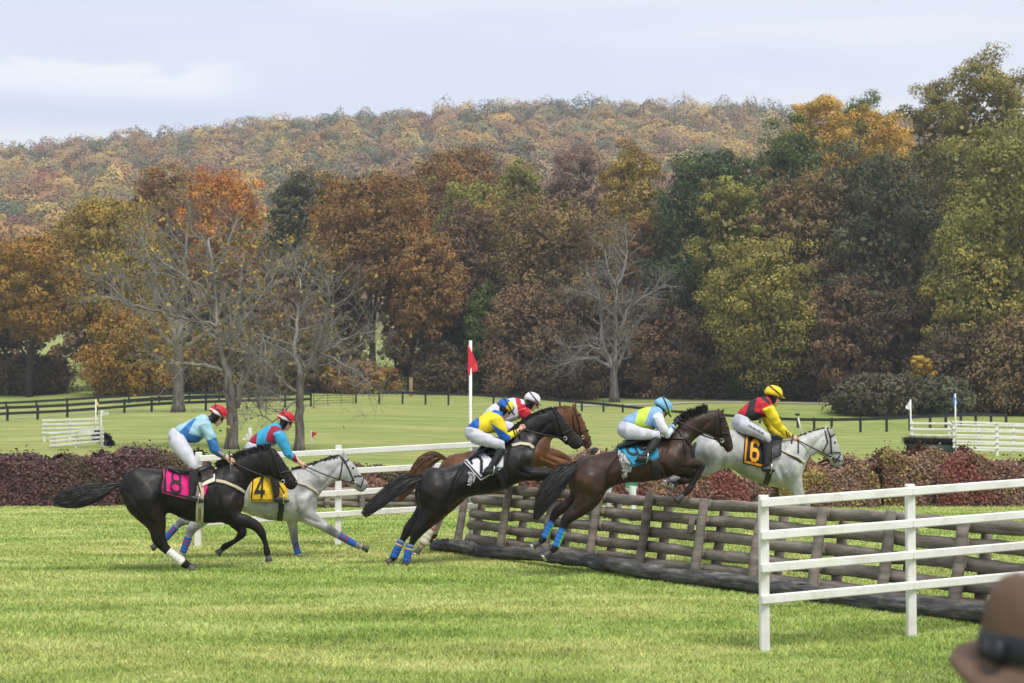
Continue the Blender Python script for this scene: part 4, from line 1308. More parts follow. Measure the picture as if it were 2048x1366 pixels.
    # saddle seat along the back
    if 'seat' in S:
        R = []
        for (u, v, rv, w_) in S['seat']:
            R.append((pl(u, v), np.array([0, 0, 1.0]) * rv / pl.sc, pl.n * w_))
        obj('saddle', *loft(R, 16, .8), M['leather'], root)
    # straps
    for (nm, path, wpx, mt) in S.get('bands', []):
        VV = []; path = [np.array(p, float) for p in path]
        fine = []
        for i in range(len(path) - 1):
            m_ = max(2, int(np.linalg.norm(path[i + 1] - path[i]) / 3))
            fine += [path[i] + (path[i + 1] - path[i]) * k / m_ for k in range(m_)]
        fine.append(path[-1])
        for i, p in enumerate(fine):
            t_ = nrm(fine[min(i + 1, len(fine) - 1)] - fine[max(i - 1, 0)]); s_ = np.array([-t_[1], t_[0]]) * wpx / 2
            for k in (-1, -.5, 0, .5, 1): VV.append(nearf(*(p + s_ * k), .016))
        Fd = [[i * 5 + k, i * 5 + k + 1, i * 5 + k + 6, i * 5 + k + 5] for i in range(len(fine) - 1) for k in range(4)]
        for Vq in (np.array(VV), pl.mirror(VV)):
            o = obj(nm, Vq, Fd, mt, root); sm = o.modifiers.new('thick', 'SOLIDIFY'); sm.thickness = .01; sm.offset = 0
    for path in S.get('martingale', []):
        pts = np.array([nearf(*(np.array(a) * (1 - k) + np.array(b_) * k), .010) for a, b_ in zip(path[:-1], path[1:]) for k in np.linspace(0, 1, 8)[:-1]])
        obj('martingale', *tube(pts, .0105, 6), M['strap'], root)
    mbs = MB()
    for path in S.get('bridle', []):
        path = [np.array(p, float) for p in path]; fine = []
        for i in range(len(path) - 1):
            m_ = max(2, int(np.linalg.norm(path[i + 1] - path[i]) / 4))
            fine += [path[i] + (path[i + 1] - path[i]) * k / m_ for k in range(m_)]
        fine.append(path[-1])
        pts = np.array([nearf(*p, .008) for p in fine])
        mbs.add(tube(pts, .0105, 6)); mbs.add(tube(pl.mirror(pts), .0105, 6))
    if mbs.n:
        br = obj('bridle', *mbs.vf(), M['strap'], root)
        u, v = S['bit']
        c = nearf(u, v, .02)
        for q in (c, pl.mirror(c[None])[0]):
            obj('bit_ring', *tube([q + pl.h * .026 * math.cos(a) + np.array([0, 0, .026]) * math.sin(a) for a in np.linspace(0, 2 * math.pi, 13)], .0055, 6), M['steel'], br)
        hu, hv = S['hand']
        for sg in (1, -1):
            e = c if sg > 0 else pl.mirror(c[None])[0]
            h_ = pl(hu, hv, .085 * sg)
            # the rein hangs clear of the neck
            pts = [h_ * (1 - k) + e * k + pl.n * sg * .1 * math.sin(math.pi * k) * S.get('reinout', 1.0) - np.array([0, 0, .02]) * math.sin(math.pi * k) for k in np.linspace(0, 1, 14)]
            obj('rein', *tube(pts, .010, 6), M['strap'], root)
    # mane
    if 'mane' in S:
        path, nst, ln, dirp, mcol, lay = S['mane']
        ps = []
        path = np.array(path, float); seg = np.r_[0, np.cumsum(np.linalg.norm(np.diff(path, axis=0), axis=1))]
        for q in range(nst):
            k = r.random() * seg[-1]
            u, v = np.interp(k, seg, path[:, 0]), np.interp(k, seg, path[:, 1])
            w_ = r.normal() * .022
            p0 = top(pl(u, v + 2, w_)) - np.array([0, 0, .008])
            L_ = ln / pl.sc * r.uniform(.55, 1.15)
            d = pl.h * (dirp[0] + r.normal() * .3) + np.array([0, 0, 1]) * (dirp[1] + r.normal() * .2) + pl.n * (lay * r.uniform(.2, 1.2) + r.normal() * .25)
            d = nrm(d); pp = [p0]
            for i in range(4):
                pp.append(pp[-1] + d * L_ / 4); d = nrm(d + np.array([0, 0, -.22]) + pl.n * lay * .15 - pl.h * .08)
            ps.append(pp)
        V2, F2 = strands(ps, .011, r)
        cc_ = np.repeat(np.array(mcol)[None] * (.6 + .9 * r.random(nst))[:, None], 10, 0)
        obj('mane', V2, F2, M['hair'], root, smooth=False, cols=cc_)
    for kn in S.get('plaits', []):
        obj('mane_plait', *ellips(top(pl(kn[0], kn[1], 0)), np.array([pl.h, pl.n, [0, 0, 1]]), (.03, .026, .022), 10, 7), M['leather'], root)
    # tail
    if 'tail' in S:
        cen, nst, tcol, wdrift = S['tail']
        cen = np.array(cen, float); cen[:, 2] *= .84; kk = np.linspace(0, 1, len(cen))
        def tp(k): return [np.interp(k, kk, cen[:, i]) for i in range(3)]
        core = []
        for k in np.linspace(0, .72, 12):
            u, v, rr = tp(k); core.append((u, v, rr * (.5 - .35 * k)))
        c_ = [pl(u, v, wdrift * k) for (u, v, _), k in zip(core, np.linspace(0, .72, 12))]
        mbt = MB().add(tube(c_, [q[2] / pl.sc for q in core], 10, side=pl.n, flat=.7))
        ps = []
        for q in range(int(nst * 1.5)):
            s0 = r.random() ** 1.6 * .45; s1 = min(1.0, s0 + r.uniform(.35, .75)); off = r.normal(size=2) * .5
            off /= max(1, np.linalg.norm(off)); wob = r.normal() * .22
            pp = []
            for i, k in enumerate(np.linspace(s0, s1, 9)):
                u, v, rr = tp(k)
                g_ = min(1, .35 + (k - s0) * 3)
                t_ = np.array(tp(min(k + .03, 1))[:2]) - np.array(tp(max(k - .03, 0))[:2]); t_ = t_ / (np.linalg.norm(t_) + 1e-9)
                sd_ = np.array([-t_[1], t_[0]])
                spread = off[0] * g_ * (1 + .15 * k) + wob * (k - s0) ** 2 * 2.6
                uv_ = np.array([u, v]) + sd_ * rr * spread + t_ * r.normal() * .4
                pp.append(pl(uv_[0], uv_[1], wdrift * k + off[1] * g_ * rr / pl.sc * .8))
            ps.append(pp)
        V2, F2 = strands(ps, .007, r)
        n0 = mbt.n
        mbt.add((V2, F2))
        cc_ = np.concatenate([np.tile(np.array(tcol) * .7, (n0, 1)), np.repeat(np.array(tcol)[None] * (.6 + .9 * r.random(int(nst * 1.5)))[:, None], 18, 0)])
        obj('tail', *mbt.vf(), M['hair'], root, smooth=False, cols=cc_)
    return root, near

# ------------------------------------------------------------------ riders
SKIN = srgb(214, 165, 140)
def hand(mb, c, fwd, n_, up, sg=1):
    """a fist closed round a rein: palm, four curled fingers of unequal length, thumb on top"""
    ax = np.array([fwd, n_, up])
    mb.add(ellips(c, ax, (.045, .022, .038), 10, 8))
    for k in range(4):
        o = c + fwd * .036 + up * (.026 - .018 * k); L_ = (.034, .038, .036, .028)[k]
        mb.add(tube([o, o + fwd * L_ * .8 + n_ * sg * .004, o + fwd * L_ * .85 - n_ * sg * .026, o + fwd * L_ * .15 - n_ * sg * .034], [.0105, .0105, .0098, .008], 7))
    o = c + up * .032 + fwd * .004
    mb.add(tube([o - fwd * .02, o + fwd * .022 + up * .008, o + fwd * .05 - up * .002 - n_ * sg * .01], [.012, .0115, .008], 7))

def head_parts(mb, hc, f, u_, n_):
    ax = np.array([f, n_, u_])
    mb.add(ellips(hc, ax, (.098, .077, .10), 16, 12))
    mb.add(ellips(hc + f * .035 - u_ * .07, ax, (.062, .058, .082), 14, 10))
    mb.add(ellips(hc + f * .062 - u_ * .138, ax, (.032, .034, .026), 10, 8))      # chin
    mb.add(ellips(hc + f * .082 - u_ * .035, ax, (.018, .05, .014), 10, 7))       # brow
    mb.add(loft([(hc + f * .088 - u_ * .035, f * .012, n_ * .011), (hc + f * .108 - u_ * .072, f * .016, n_ * .014), (hc + f * .104 - u_ * .092, f * .013, n_ * .019), (hc + f * .088 - u_ * .098, f * .008, n_ * .014)], 10))
    mb.add(ellips(hc + f * .089 - u_ * .112, ax, (.012, .024, .007), 10, 6)); mb.add(ellips(hc + f * .087 - u_ * .122, ax, (.012, .021, .007), 10, 6))
    for sg in (1, -1): mb.add(ellips(hc - f * .012 - u_ * .055 + n_ * sg * .076, ax, (.02, .01, .032), 8, 6))

def rider(S, pl):
    r = np.random.default_rng(S['seed']); sc = pl.sc; n_ = pl.n; Z = np.array([0, 0, 1.0])
    hip = pl(*S['hipc'])
    root = thing('person', S['label'], 'person', tuple(hip), 'horses and riders in the race')
    def trings(k=1.0):
        o = []
        for (bu, bv), (fu, fv), w_ in S['torso']:
            b_, f_ = pl(bu, bv), pl(fu, fv); o.append(((b_ + f_) / 2, (b_ - f_) / 2 * k, n_ * w_ * k))
        return o
    a_ = R_(S['pitch']); f = pl.h * math.cos(a_) - Z * math.sin(a_); u_ = pl.h * math.sin(a_) + Z * math.cos(a_)
    hc = pl(*S['helmet']) - u_ * .035 - f * .005
    # body: one continuous skin
    mb = MB().add(loft(trings(.84), 16)); arms = []
    for sg in (1, -1):
        pts = S['arm'] if sg > 0 else S.get('farm', S['arm'])
        ws = S.get('aw', (.17, .21, .12, .085))
        R = []
        for i, (u, v, rr) in enumerate(pts):
            c = pl(u, v, ws[i] * sg); t0 = pl(*pts[max(i - 1, 0)][:2], ws[max(i - 1, 0)] * sg); t1 = pl(*pts[min(i + 1, len(pts) - 1)][:2], ws[min(i + 1, len(pts) - 1)] * sg)
            t_ = nrm(t1 - t0); ax = nrm(np.cross(n_, t_)); R.append((c, ax * rr / sc, nrm(np.cross(t_, ax)) * rr / sc))
        RR = []
        for i in range(len(R) - 1):
            for q in (0, .33, .67): RR.append(tuple((1 - q) * x + q * y for x, y in zip(R[i], R[i + 1])))
        RR.append(R[-1]); arms.append(RR)
        mb.add(loft([(c, a * .78, b_ * .78) for c, a, b_ in RR] + [(pl(*S['hand'], ws[-1] * sg), RR[-1][1] * .7, RR[-1][2] * .7)], 12))
    legs = []
    for sg in (1, -1):
        lw = S.get('lw', (.10, .26, .30))
        th = [(S['thigh'][0], lw[0]), (S['thigh'][1], (lw[0] + lw[1]) / 2 + .03), (S['thigh'][2], lw[1])]
        R = []
        for i, ((u, v, rr), w_) in enumerate(th):
            c = pl(u, v, w_ * sg); t_ = nrm(pl(*th[min(i + 1, 2)][0][:2], th[min(i + 1, 2)][1] * sg) - pl(*th[max(i - 1, 0)][0][:2], th[max(i - 1, 0)][1] * sg))
            ax = nrm(np.cross(n_, t_)); R.append((c, ax * rr / sc, nrm(np.cross(t_, ax)) * rr / sc * .9))
        bt = []
        bp = S['boot']
        for i, (u, v, rr) in enumerate(bp):
            w_ = lw[1] + (lw[2] - lw[1]) * i / (len(bp) - 1)
            c = pl(u, v, w_ * sg); t_ = nrm(pl(*bp[min(i + 1, len(bp) - 1)][:2], lw[2] * sg) - pl(*bp[max(i - 1, 0)][:2], lw[1] * sg))
            ax = nrm(np.cross(n_, t_)); bt.append((c, ax * rr / sc, nrm(np.cross(t_, ax)) * rr / sc * .92))
        he, to = pl(*S['heel'], lw[2] * sg), pl(*S['toe'], (lw[2] + .02) * sg)
        legs.append((R, bt, he, to))
        mb.add(loft([(c, a * .8, b_ * .8) for c, a, b_ in R + bt[1:]], 12))
    nk0 = trings()[-1][0]
    mb.add(tube([nk0 - (hc - nk0) * .1, hc - u_ * .08 - f * .02], [.062, .056], 12))
    head_parts(mb, hc, f, u_, n_)
    V, Fc = remesh(mb.vf(), .0115, 2)
    D = V - hc; lf, lu = D @ f, D @ u_
    cols = np.tile(np.array(SKIN), (len(V), 1))
    bal = (np.linalg.norm(D, axis=1) < .3) & ((lf < .048 - .35 * np.clip(-lu - .08, 0, 1)) | (lu > -.03)) & (lu > -.2)
    if S.get('mask'): bal |= (np.linalg.norm(D, axis=1) < .2) & (lu < -.085)
    cols[bal] = (.012, .012, .015)
    lip = (np.abs(lu + .117) < .009) & (lf > .085); cols[lip] = srgb(160, 95, 85)
    mh = MB(); mh.add((V, Fc)); nb_ = mh.n
    hpts = []
    for sg, RR in zip((1, -1), arms):
        wr = RR[-1][0]; hh = pl(*S['hand'], S.get('aw', (0, 0, 0, .085))[-1] * sg)
        fw = nrm(hh - wr); up_ = nrm(Z - fw * (Z @ fw))
        hand(mh, hh, fw, n_ * 1.0, up_, sg); hpts.append((hh, fw, up_))
    hcol = np.array(S.get('glove', SKIN))
    V, Fc = mh.vf()
    cols = np.concatenate([cols, np.tile(hcol, (len(V) - nb_, 1))])
    if S.get('glove'):
        for hh, _, _ in hpts: cols[np.linalg.norm(V - hh, axis=1) < .09] = hcol
    obj('body', V, Fc, M['skin'], root, cols=cols)
    # jersey
    tj = trings(); tj[0] = (tj[0][0] + (tj[1][0] - tj[0][0]) * .2, tj[0][1] * .92, tj[0][2] * .92)
    mb = MB().add(loft(dense(tj), 20, .93))
    for RR in arms: mb.add(loft(RR, 14))
    V, Fc = remesh(mb.vf(), .0115, 3)
    V = relax(V, Fc, np.full(len(V), .4), 6)
    Nn = vnormals(V, Fc)
    k1 = unit(5, r) * np.array([38, 30, 38])[None]
    V = V + Nn * (np.sin(V @ k1.T + 2.2 * np.sin(V @ (k1.T * .37))).mean(1) * .015)[:, None]
    uv = proj(V)
    cc_ = np.tile(np.array(S['jcol']), (len(V), 1))
    for poly, c in S['jpat']: cc_[inpoly(uv, poly)] = c
    obj('jersey', V, Fc, M['cloth'], root, cols=cc_)
    # breeches
    mb = MB()
    R = trings()[0]
    hr = []
    (c0, a0, b0), (c1, _, _) = trings()[0], trings()[1]
    hr.append((c0 + (c1 - c0) * .45, a0 * .94, b0 * .94)); hr.append((c0 + (c1 - c0) * .3, a0 * 1.1, b0 * 1.08))
    for (bu, bv), (fu, fv), w_ in S['hips']:
        b_, f_ = pl(bu, bv), pl(fu, fv); hr.append(((b_ + f_) / 2, (b_ - f_) / 2, n_ * w_))
    mb.add(loft(dense(hr), 18, .95))
    for (R, bt, he, to) in legs: mb.add(loft(R + [(R[-1][0] + (bt[0][0] - R[-1][0]) * 1.0, bt[0][1] * 1.04, bt[0][2] * 1.04)], 14))
    V, Fc = remesh(mb.vf(), .0125, 4)
    V = relax(V, Fc, np.full(len(V), .5), 12)
    k1 = unit(5, r) * np.array([34, 25, 34])[None]
    V = V + vnormals(V, Fc) * (np.sin(V @ k1.T + 2.0 * np.sin(V @ (k1.T * .4))).mean(1) * .012)[:, None]
    obj('breeches', V, Fc, M['cloth'], root, cols=np.tile(np.array(S.get('bcol', (.49, .49, .55))), (len(V), 1)))
    if 'script' in S:
        bv = BVHTree.FromPolygons([Vector(x) for x in V], Fc); ms = MB()
        (u0, v0), (u1, v1), ns = S['script']
        def on(u, v):
            d = Vector(nrm(ray(u, v))); h = bv.ray_cast(Vector(CPOS), d)
            return np.array(h[0]) - np.array(d) * .006 if h[0] is not None else pl(u, v, .25)
        for q in range(ns):
            k = q / (ns - 1); u, v = u0 + (u1 - u0) * k, v0 + (v1 - v0) * k; hh = r.uniform(1.5, 2.4)
            ms.add(tube([on(u + .4, v - hh), on(u + r.uniform(-.6, .6), v), on(u, v + hh * .8)], .0055, 5))
            if q % 2: ms.add(tube([on(u, v + r.uniform(-1, 1)), on(u + 1.6, v + r.uniform(-.4, 1.2))], .0055, 5))
        obj('lettering', *ms.vf(), M['leather'], root)
    for k, (R, bt, he, to) in enumerate(legs):
        an = bt[-1][0]; t_ = nrm(to - he); up_ = nrm(Z - t_ * (Z @ t_))
        mb = MB().add(loft([(c, a * 1.0, b_) for c, a, b_ in bt] + [((an + he) / 2, bt[-1][1] * .9, bt[-1][2] * .9)], 14))
        mb.add(loft([(he - t_ * .01, up_ * .03, n_ * .028), (he + t_ * .03, up_ * .042, n_ * .036), (he + (to - he) * .5 + up_ * .01, up_ * .042, n_ * .04), (he + (to - he) * .8, up_ * .03, n_ * .04), (to, up_ * .016, n_ * .024)], 12, .9))
        V, Fc = remesh(mb.vf(), .012, 2)
        obj('boot', V, Fc, M['leather'], root)
        # stirrup
        c = he + (to - he) * .62 + up_ * .03
        sd_ = nrm(np.cross(t_, up_))
        loop = [c + up_ * .075 * math.cos(q) + sd_ * .062 * math.sin(q) for q in np.linspace(0, 2 * math.pi, 17)]
        obj('stirrup', *tube(loop, .009, 6), M['steel'], root)
        lt = [c + up_ * .075, pl(S['thigh'][2][0] - 2, S['thigh'][2][1] + 4, (S.get('lw', (.1, .26, .3))[1] + .02) * (1 if k == 0 else -1))]
        obj('stirrup_leather', *tube(lt, .011, 6), M['brownleather'], root)
    # helmet with its silk cover, peak and goggles
    hb = hc + u_ * .012
    ax = np.array([f, n_, u_])
    R = []
    for q in np.linspace(0, 1, 12):
        z = .128 * math.sin(q * math.pi / 2); k = math.cos(q * math.pi / 2) ** .75 if q < 1 else .02
        R.append((hb + u_ * (z - .012) - f * .006, f * .136 * k, n_ * .113 * k))
    R = [(hb - u_ * .034 - f * .012, f * .122, n_ * .103)] + R
    V, Fc = loft(R, 28)
    D = V - hb; lf, lu, ln_ = D @ f, D @ u_, D @ n_
    cc_ = np.array([S['hcol'](a, b_, c) for a, b_, c in zip(lf, lu, ln_)])
    he_ = obj('helmet', V, Fc, M['cloth'], root, cols=cc_)
    pk = [(hb + f * .10 - u_ * .012, u_ * .008, n_ * .085), (hb + f * .14 - u_ * .018, u_ * .007, n_ * .07), (hb + f * .175 - u_ * .03, u_ * .005, n_ * .035)]
    obj('peak', *loft(pk, 14), M['plain'], he_, cols=np.tile(np.array(S['peak']), (44, 1)))
    st = []
    for q in np.linspace(0.75, 2 * math.pi - .75, 26):
        z = .03 - .07 * math.cos(q); k_ = max(.2, 1 - (max(z, 0) / .128) ** 2) ** .375
        st.append(hb - f * .006 + f * (.139 * k_ * math.cos(q)) + n_ * (.116 * k_ * math.sin(q)) + u_ * z)
    gg = obj('goggles', *ellips(hc + f * .083 - u_ * .042, ax, (.026, .064, .024), 14, 8), M['gloss'], root)
    obj('strap', *tube(st, .009, 6), M['gloss'], gg)
    return root, hpts

def whip(label, hp, tip, pl, w_, topk=.15, colr=None):
    a, b_ = pl(*hp, w_), pl(*tip, w_ + .03)
    root = thing('riding_whip', label, 'riding whip', tuple(b_))
    d = b_ - a
    obj('handle', *tube([a, a + d * .3], [.011, .010], 8), M['leather'], root)
    obj('shaft', *tube([a + d * .3, b_], [.008, .006], 7), M['whipshaft'], root)
    obj('knob', *ellips(a - nrm(d) * .008, XYZ, (.016, .016, .012), 8, 6), M['leather'], root)
M['whipshaft'] = mat_flat('whip_shaft', (.09, .105, .105), .5, .25, 9)
# ------------------------------------------------------------------ the six horses
BLK = (.0105, .0095, .0092); BAY = (.033, .0175, .011); CHE = (.105, .042, .017); GRY = (.40, .40, .395); DKG = (.06, .06, .062)
_s = srgb
def srgb(*c): return tuple(.8 * x for x in _s(*c))
WBLUE = srgb(40, 95, 180); WRED = srgb(150, 45, 65)
def flatm(n_, c): 
    M[n_] = mat_flat(n_, c, .75, .08, 8); return M[n_]
NB, NW, NO = flatm('black_number', (.013, .013, .015)), flatm('white_number', (.75, .75, .78)), flatm('orange_number', (.85, .36, .02))
PINK, YEL, TEAL, BLKC, WHT = srgb(232, 28, 130), srgb(240, 196, 30), srgb(40, 150, 190), (.014, .014, .016), (.62, .62, .66)

pl8 = Plane(400, 22.7, 10)
horse(dict(plane=pl8, seed=8, grooves=[([(330, 950), (322, 975), (326, 1005), (330, 1030)], 4, -.016), ([(300, 1000), (308, 1035)], 9, .012), ([(446, 945), (434, 985), (440, 1020)], 5, -.012), ([(470, 990), (456, 1015), (462, 1030)], 6, .012), ([(258, 985), (280, 1020), (300, 1045)], 5, -.008), ([(480, 1000), (500, 960), (520, 940)], 4, -.008), ([(288, 965), (306, 985)], 10, .01), ([(552, 915), (556, 950)], 4, -.006)], foot=(384, 1139, 0), label='black horse galloping last with a pink saddle cloth numbered 8', col=BLK,
  torso=[((247, 966), (248, 990), .09), ((257, 951), (259, 1008), .19), ((272, 942), (276, 1026), .25), ((290, 937), (293, 1034), .275), ((312, 937), (313, 1034), .275), ((335, 941), (338, 1026), .27), ((370, 947), (370, 1041), .29), ((405, 946), (405, 1046), .30), ((430, 939), (440, 1046), .285), ((452, 935), (468, 1040), .25), ((470, 940), (484, 1022), .19), ((482, 962), (490, 1005), .10)],
  neck=[((425, 940), (480, 1016), .19), ((442, 930), (488, 998), .165), ((462, 918), (495, 978), .125), ((487, 908), (508, 960), .10), ((512, 901), (524, 954), .09), ((540, 895), (541, 954), .09), ((552, 897), (550, 958), .085)],
  head=[((540, 897), (538, 950), .08), ((552, 901), (545, 956), .092), ((562, 913), (553, 962), .09), ((571, 927), (562, 965), .075), ((580, 940), (569, 970), .062), ((588, 951), (574, 977), .055), ((594, 961), (580, 980), .05), ((596, 968), (588, 979), .035)],
  bulge=[(276, 978, .12, 36, 44, .15, 0), (452, 985, .14, 26, 46, .12, -20), (318, 1000, .17, 24, 34, .1, 20)],
  legs=[([(288, 1000, 38), (304, 1030, 29), (315, 1056, 18), (317, 1080, 12), (330, 1098, 8), (350, 1114, 6.2), (368, 1128, 6.6), (388, 1141, 7)], .15, .12),
        ([(284, 1000, 34), (304, 1030, 26), (316, 1056, 16), (321, 1079, 11), (335, 1097, 7.5), (353, 1112, 6), (370, 1125, 6.2), (389, 1136, 6.5)], -.15, -.10),
        ([(448, 1008, 30), (462, 1036, 18), (490, 1042, 13.5), (512, 1052, 10), (523, 1066, 8.8), (530, 1084, 5.8), (534, 1103, 6.4), (538, 1123, 6)], .15, .12),
        ([(450, 1008, 28), (468, 1040, 16), (483, 1058, 10.5), (484, 1067, 9), (470, 1082, 6), (450, 1093, 6.4), (434, 1108, 6)], -.14, -.10)],
  ears=[((541, 899), (533, 889), .05), ((541, 899), (534, 890), -.05)], eye=(565, 924), nostril=(592, 964),
  spots=[(450, 960, 18, (.05, .048, .046), .7), (286, 952, 24, (.028, .027, .027), .6), (470, 1000, 26, (.03, .022, .018), .5), (318, 1044, 26, (.028, .017, .011), .5), (580, 950, 14, (.034, .024, .019), .7)],
  wraps=[((336, 1102), (366, 1126), 7.8, 8.4, .125, [(.68, .67, .60)]), ((340, 1101), (366, 1122), 7.3, 7.6, -.105, [(.68, .67, .60)])],
  cloth=([(326, 937), (392, 950), (325, 986), (392, 1003)], PINK, [(0, 1, srgb(190, 60, 110)), (1, 2.6, BLKC)], '8', NB, (.20, .60, .12, .84)), nth=.165,
  patches=[('saddle_flap', [(398, 934), (429, 933), (404, 968), (427, 957)], .05, M['brownleather'], None), ('saddle_pad', [(402, 958), (430, 951), (404, 975), (430, 964)], .03, M['plain'], (.62, .58, .48)), ('cloth_front', [(402, 972), (416, 972), (402, 1003), (410, 990)], .012, M['plain'], PINK)],
  seat=[(336, 936, 3, .10), (343, 938, 5, .15), (356, 944, 6, .16), (375, 948, 6, .15), (395, 944, 8, .13), (412, 937, 8, .11), (425, 935, 5, .08)],
  bands=[('girth', [(400, 966), (400, 1000), (399, 1043)], 15, M['webbing']), ('girth_strap', [(399.5, 1014), (399.5, 1040)], 5, M['leather']), ('breast_girth', [(432, 962), (450, 965), (470, 973), (489, 985)], 5.5, M['webbing'])],
  bridle=[[(543, 900), (552, 925), (564, 958)], [(546, 912), (556, 908)], [(557, 947), (570, 944), (583, 944)], [(540, 915), (541, 935), (552, 955)], [(564, 960), (572, 967), (582, 956)], [(566, 962), (575, 975)]],
  bit=(566, 962), hand=(461, 923),
  mane=([(438, 930), (462, 917), (488, 907), (514, 900), (540, 893)], 420, 15, (-.55, .8), (.011, .011, .012), .15),
  tail=([(248, 968, 6), (232, 970, 9), (212, 976, 14), (192, 984, 19), (170, 991, 22), (148, 996, 22), (126, 999, 18), (106, 1003, 10)], 620, (.012, .0115, .0115), .05)))

pl4 = Plane(560, 24.7, 8)
SL = [WBLUE, (.12, .22, WRED), (.36, .46, WRED)]
horse(dict(plane=pl4, seed=4, grooves=[([(594, 950), (586, 990), (596, 1030)], 5, -.014), ([(618, 990), (606, 1015), (600, 1030)], 6, .014), ([(630, 1022), (650, 1046)], 4, -.010), ([(612, 1036), (640, 1046)], 3, -.008), ([(645, 975), (668, 945), (680, 930)], 4, -.010), ([(693, 925), (690, 960)], 4, -.007), ([(540, 1030), (570, 1036)], 5, -.006)], foot=(480, 1113, 0), label='pale grey horse galloping beside the black one with a yellow saddle cloth numbered 4', col=GRY, grey=1, dapple=1,
  torso=[((398, 970), (399, 995), .09), ((408, 956), (412, 1012), .19), ((428, 946), (436, 1026), .26), ((468, 943), (476, 1022), .27), ((510, 947), (512, 1034), .28), ((545, 948), (540, 1041), .29), ((575, 942), (575, 1043), .28), ((598, 936), (610, 1043), .26), ((614, 940), (626, 1034), .2), ((626, 965), (635, 1016), .1)],
  neck=[((580, 940), (628, 1016), .185), ((600, 935), (637, 996), .145), ((622, 928), (648, 981), .115), ((645, 920), (663, 969), .1), ((666, 913), (678, 962), .09), ((686, 909), (688, 965), .085)],
  head=[((676, 911), (678, 958), .08), ((690, 911), (686, 964), .092), ((702, 922), (696, 969), .088), ((713, 935), (705, 975), .074), ((722, 948), (713, 981), .06), ((730, 958), (719, 984), .054), ((736, 967), (725, 984), .047), ((738, 972), (731, 979), .033)],
  bulge=[(604, 990, .13, 24, 44, .12, -15), (430, 985, .12, 32, 40, .15, 0)],
  legs=[([(600, 1005, 27), (617, 1034, 17), (646, 1051, 10.5), (671, 1067, 8), (693, 1079, 5.6), (714, 1091, 6), (737, 1099, 6)], .14, .11),
        ([(592, 1005, 24), (585, 1040, 13), (587, 1062, 9), (589, 1080, 7.6), (592, 1096, 5.3), (596, 1108, 5.6), (600, 1117, 6)], -.14, -.11),
        ([(425, 1000, 32), (408, 1030, 22), (392, 1048, 13), (381, 1062, 9.2), (372, 1084, 6), (365, 1106, 6), (366, 1116, 6)], .14, .10),
        ([(424, 1000, 30), (402, 1024, 20), (380, 1038, 12), (362, 1044, 8.6), (344, 1062, 5.8), (326, 1082, 6), (303, 1097, 6)], -.14, -.10)],
  ears=[((688, 914), (686, 897), .05), ((690, 913), (690, 899), -.05)], eye=(706, 936), nostril=(733, 970),
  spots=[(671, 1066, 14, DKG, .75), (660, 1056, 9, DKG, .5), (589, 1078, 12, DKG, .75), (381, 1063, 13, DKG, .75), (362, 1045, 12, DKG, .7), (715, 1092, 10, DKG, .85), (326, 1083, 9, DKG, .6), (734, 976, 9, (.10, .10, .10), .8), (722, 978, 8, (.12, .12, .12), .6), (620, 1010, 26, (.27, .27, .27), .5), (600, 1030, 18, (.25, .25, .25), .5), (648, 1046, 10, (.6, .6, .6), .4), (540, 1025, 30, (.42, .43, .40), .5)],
  wraps=[((677, 1070), (712, 1090), 7.6, 6.4, .112, SL), ((590, 1084), (596, 1108), 6.4, 6.4, -.11, SL), ((377, 1074), (366, 1105), 7.8, 6.8, .108, SL), ((352, 1054), (330, 1078), 7.2, 6.4, -.105, SL)],
  cloth=([(503, 950), (572, 952), (498, 1003), (576, 1003)], YEL, [(0, .9, YEL), (.9, 2.4, BLKC)], '4', NB, (.13, .42, .14, .84)), nth=.2,
  seat=[(505, 948, 4, .12), (525, 950, 5, .15), (548, 948, 6, .14), (566, 942, 7, .11), (578, 938, 4, .07)],
  bands=[('girth', [(563, 1000), (562, 1020), (559, 1040)], 11, M['leather']), ('breast_girth', [(592, 965), (612, 970), (630, 982), (637, 988)], 4, M['webbing'])],
  bridle=[[(680, 912), (686, 920), (682, 945), (677, 962)], [(684, 914), (696, 935), (709, 965)], [(688, 926), (698, 918)], [(708, 953), (716, 951), (724, 953)], [(706, 958), (700, 966)], [(711, 966), (722, 974), (727, 956)]],
  bit=(709, 967), hand=(605, 930),
  mane=([(588, 936), (610, 931), (632, 922), (655, 914), (680, 905)], 300, 9, (-.8, .45), (.02, .02, .021), .25),
  tail=([(398, 968, 5), (384, 974, 8), (366, 990, 10), (352, 1010, 9), (345, 1028, 4)], 120, (.1, .1, .1), -.1)))

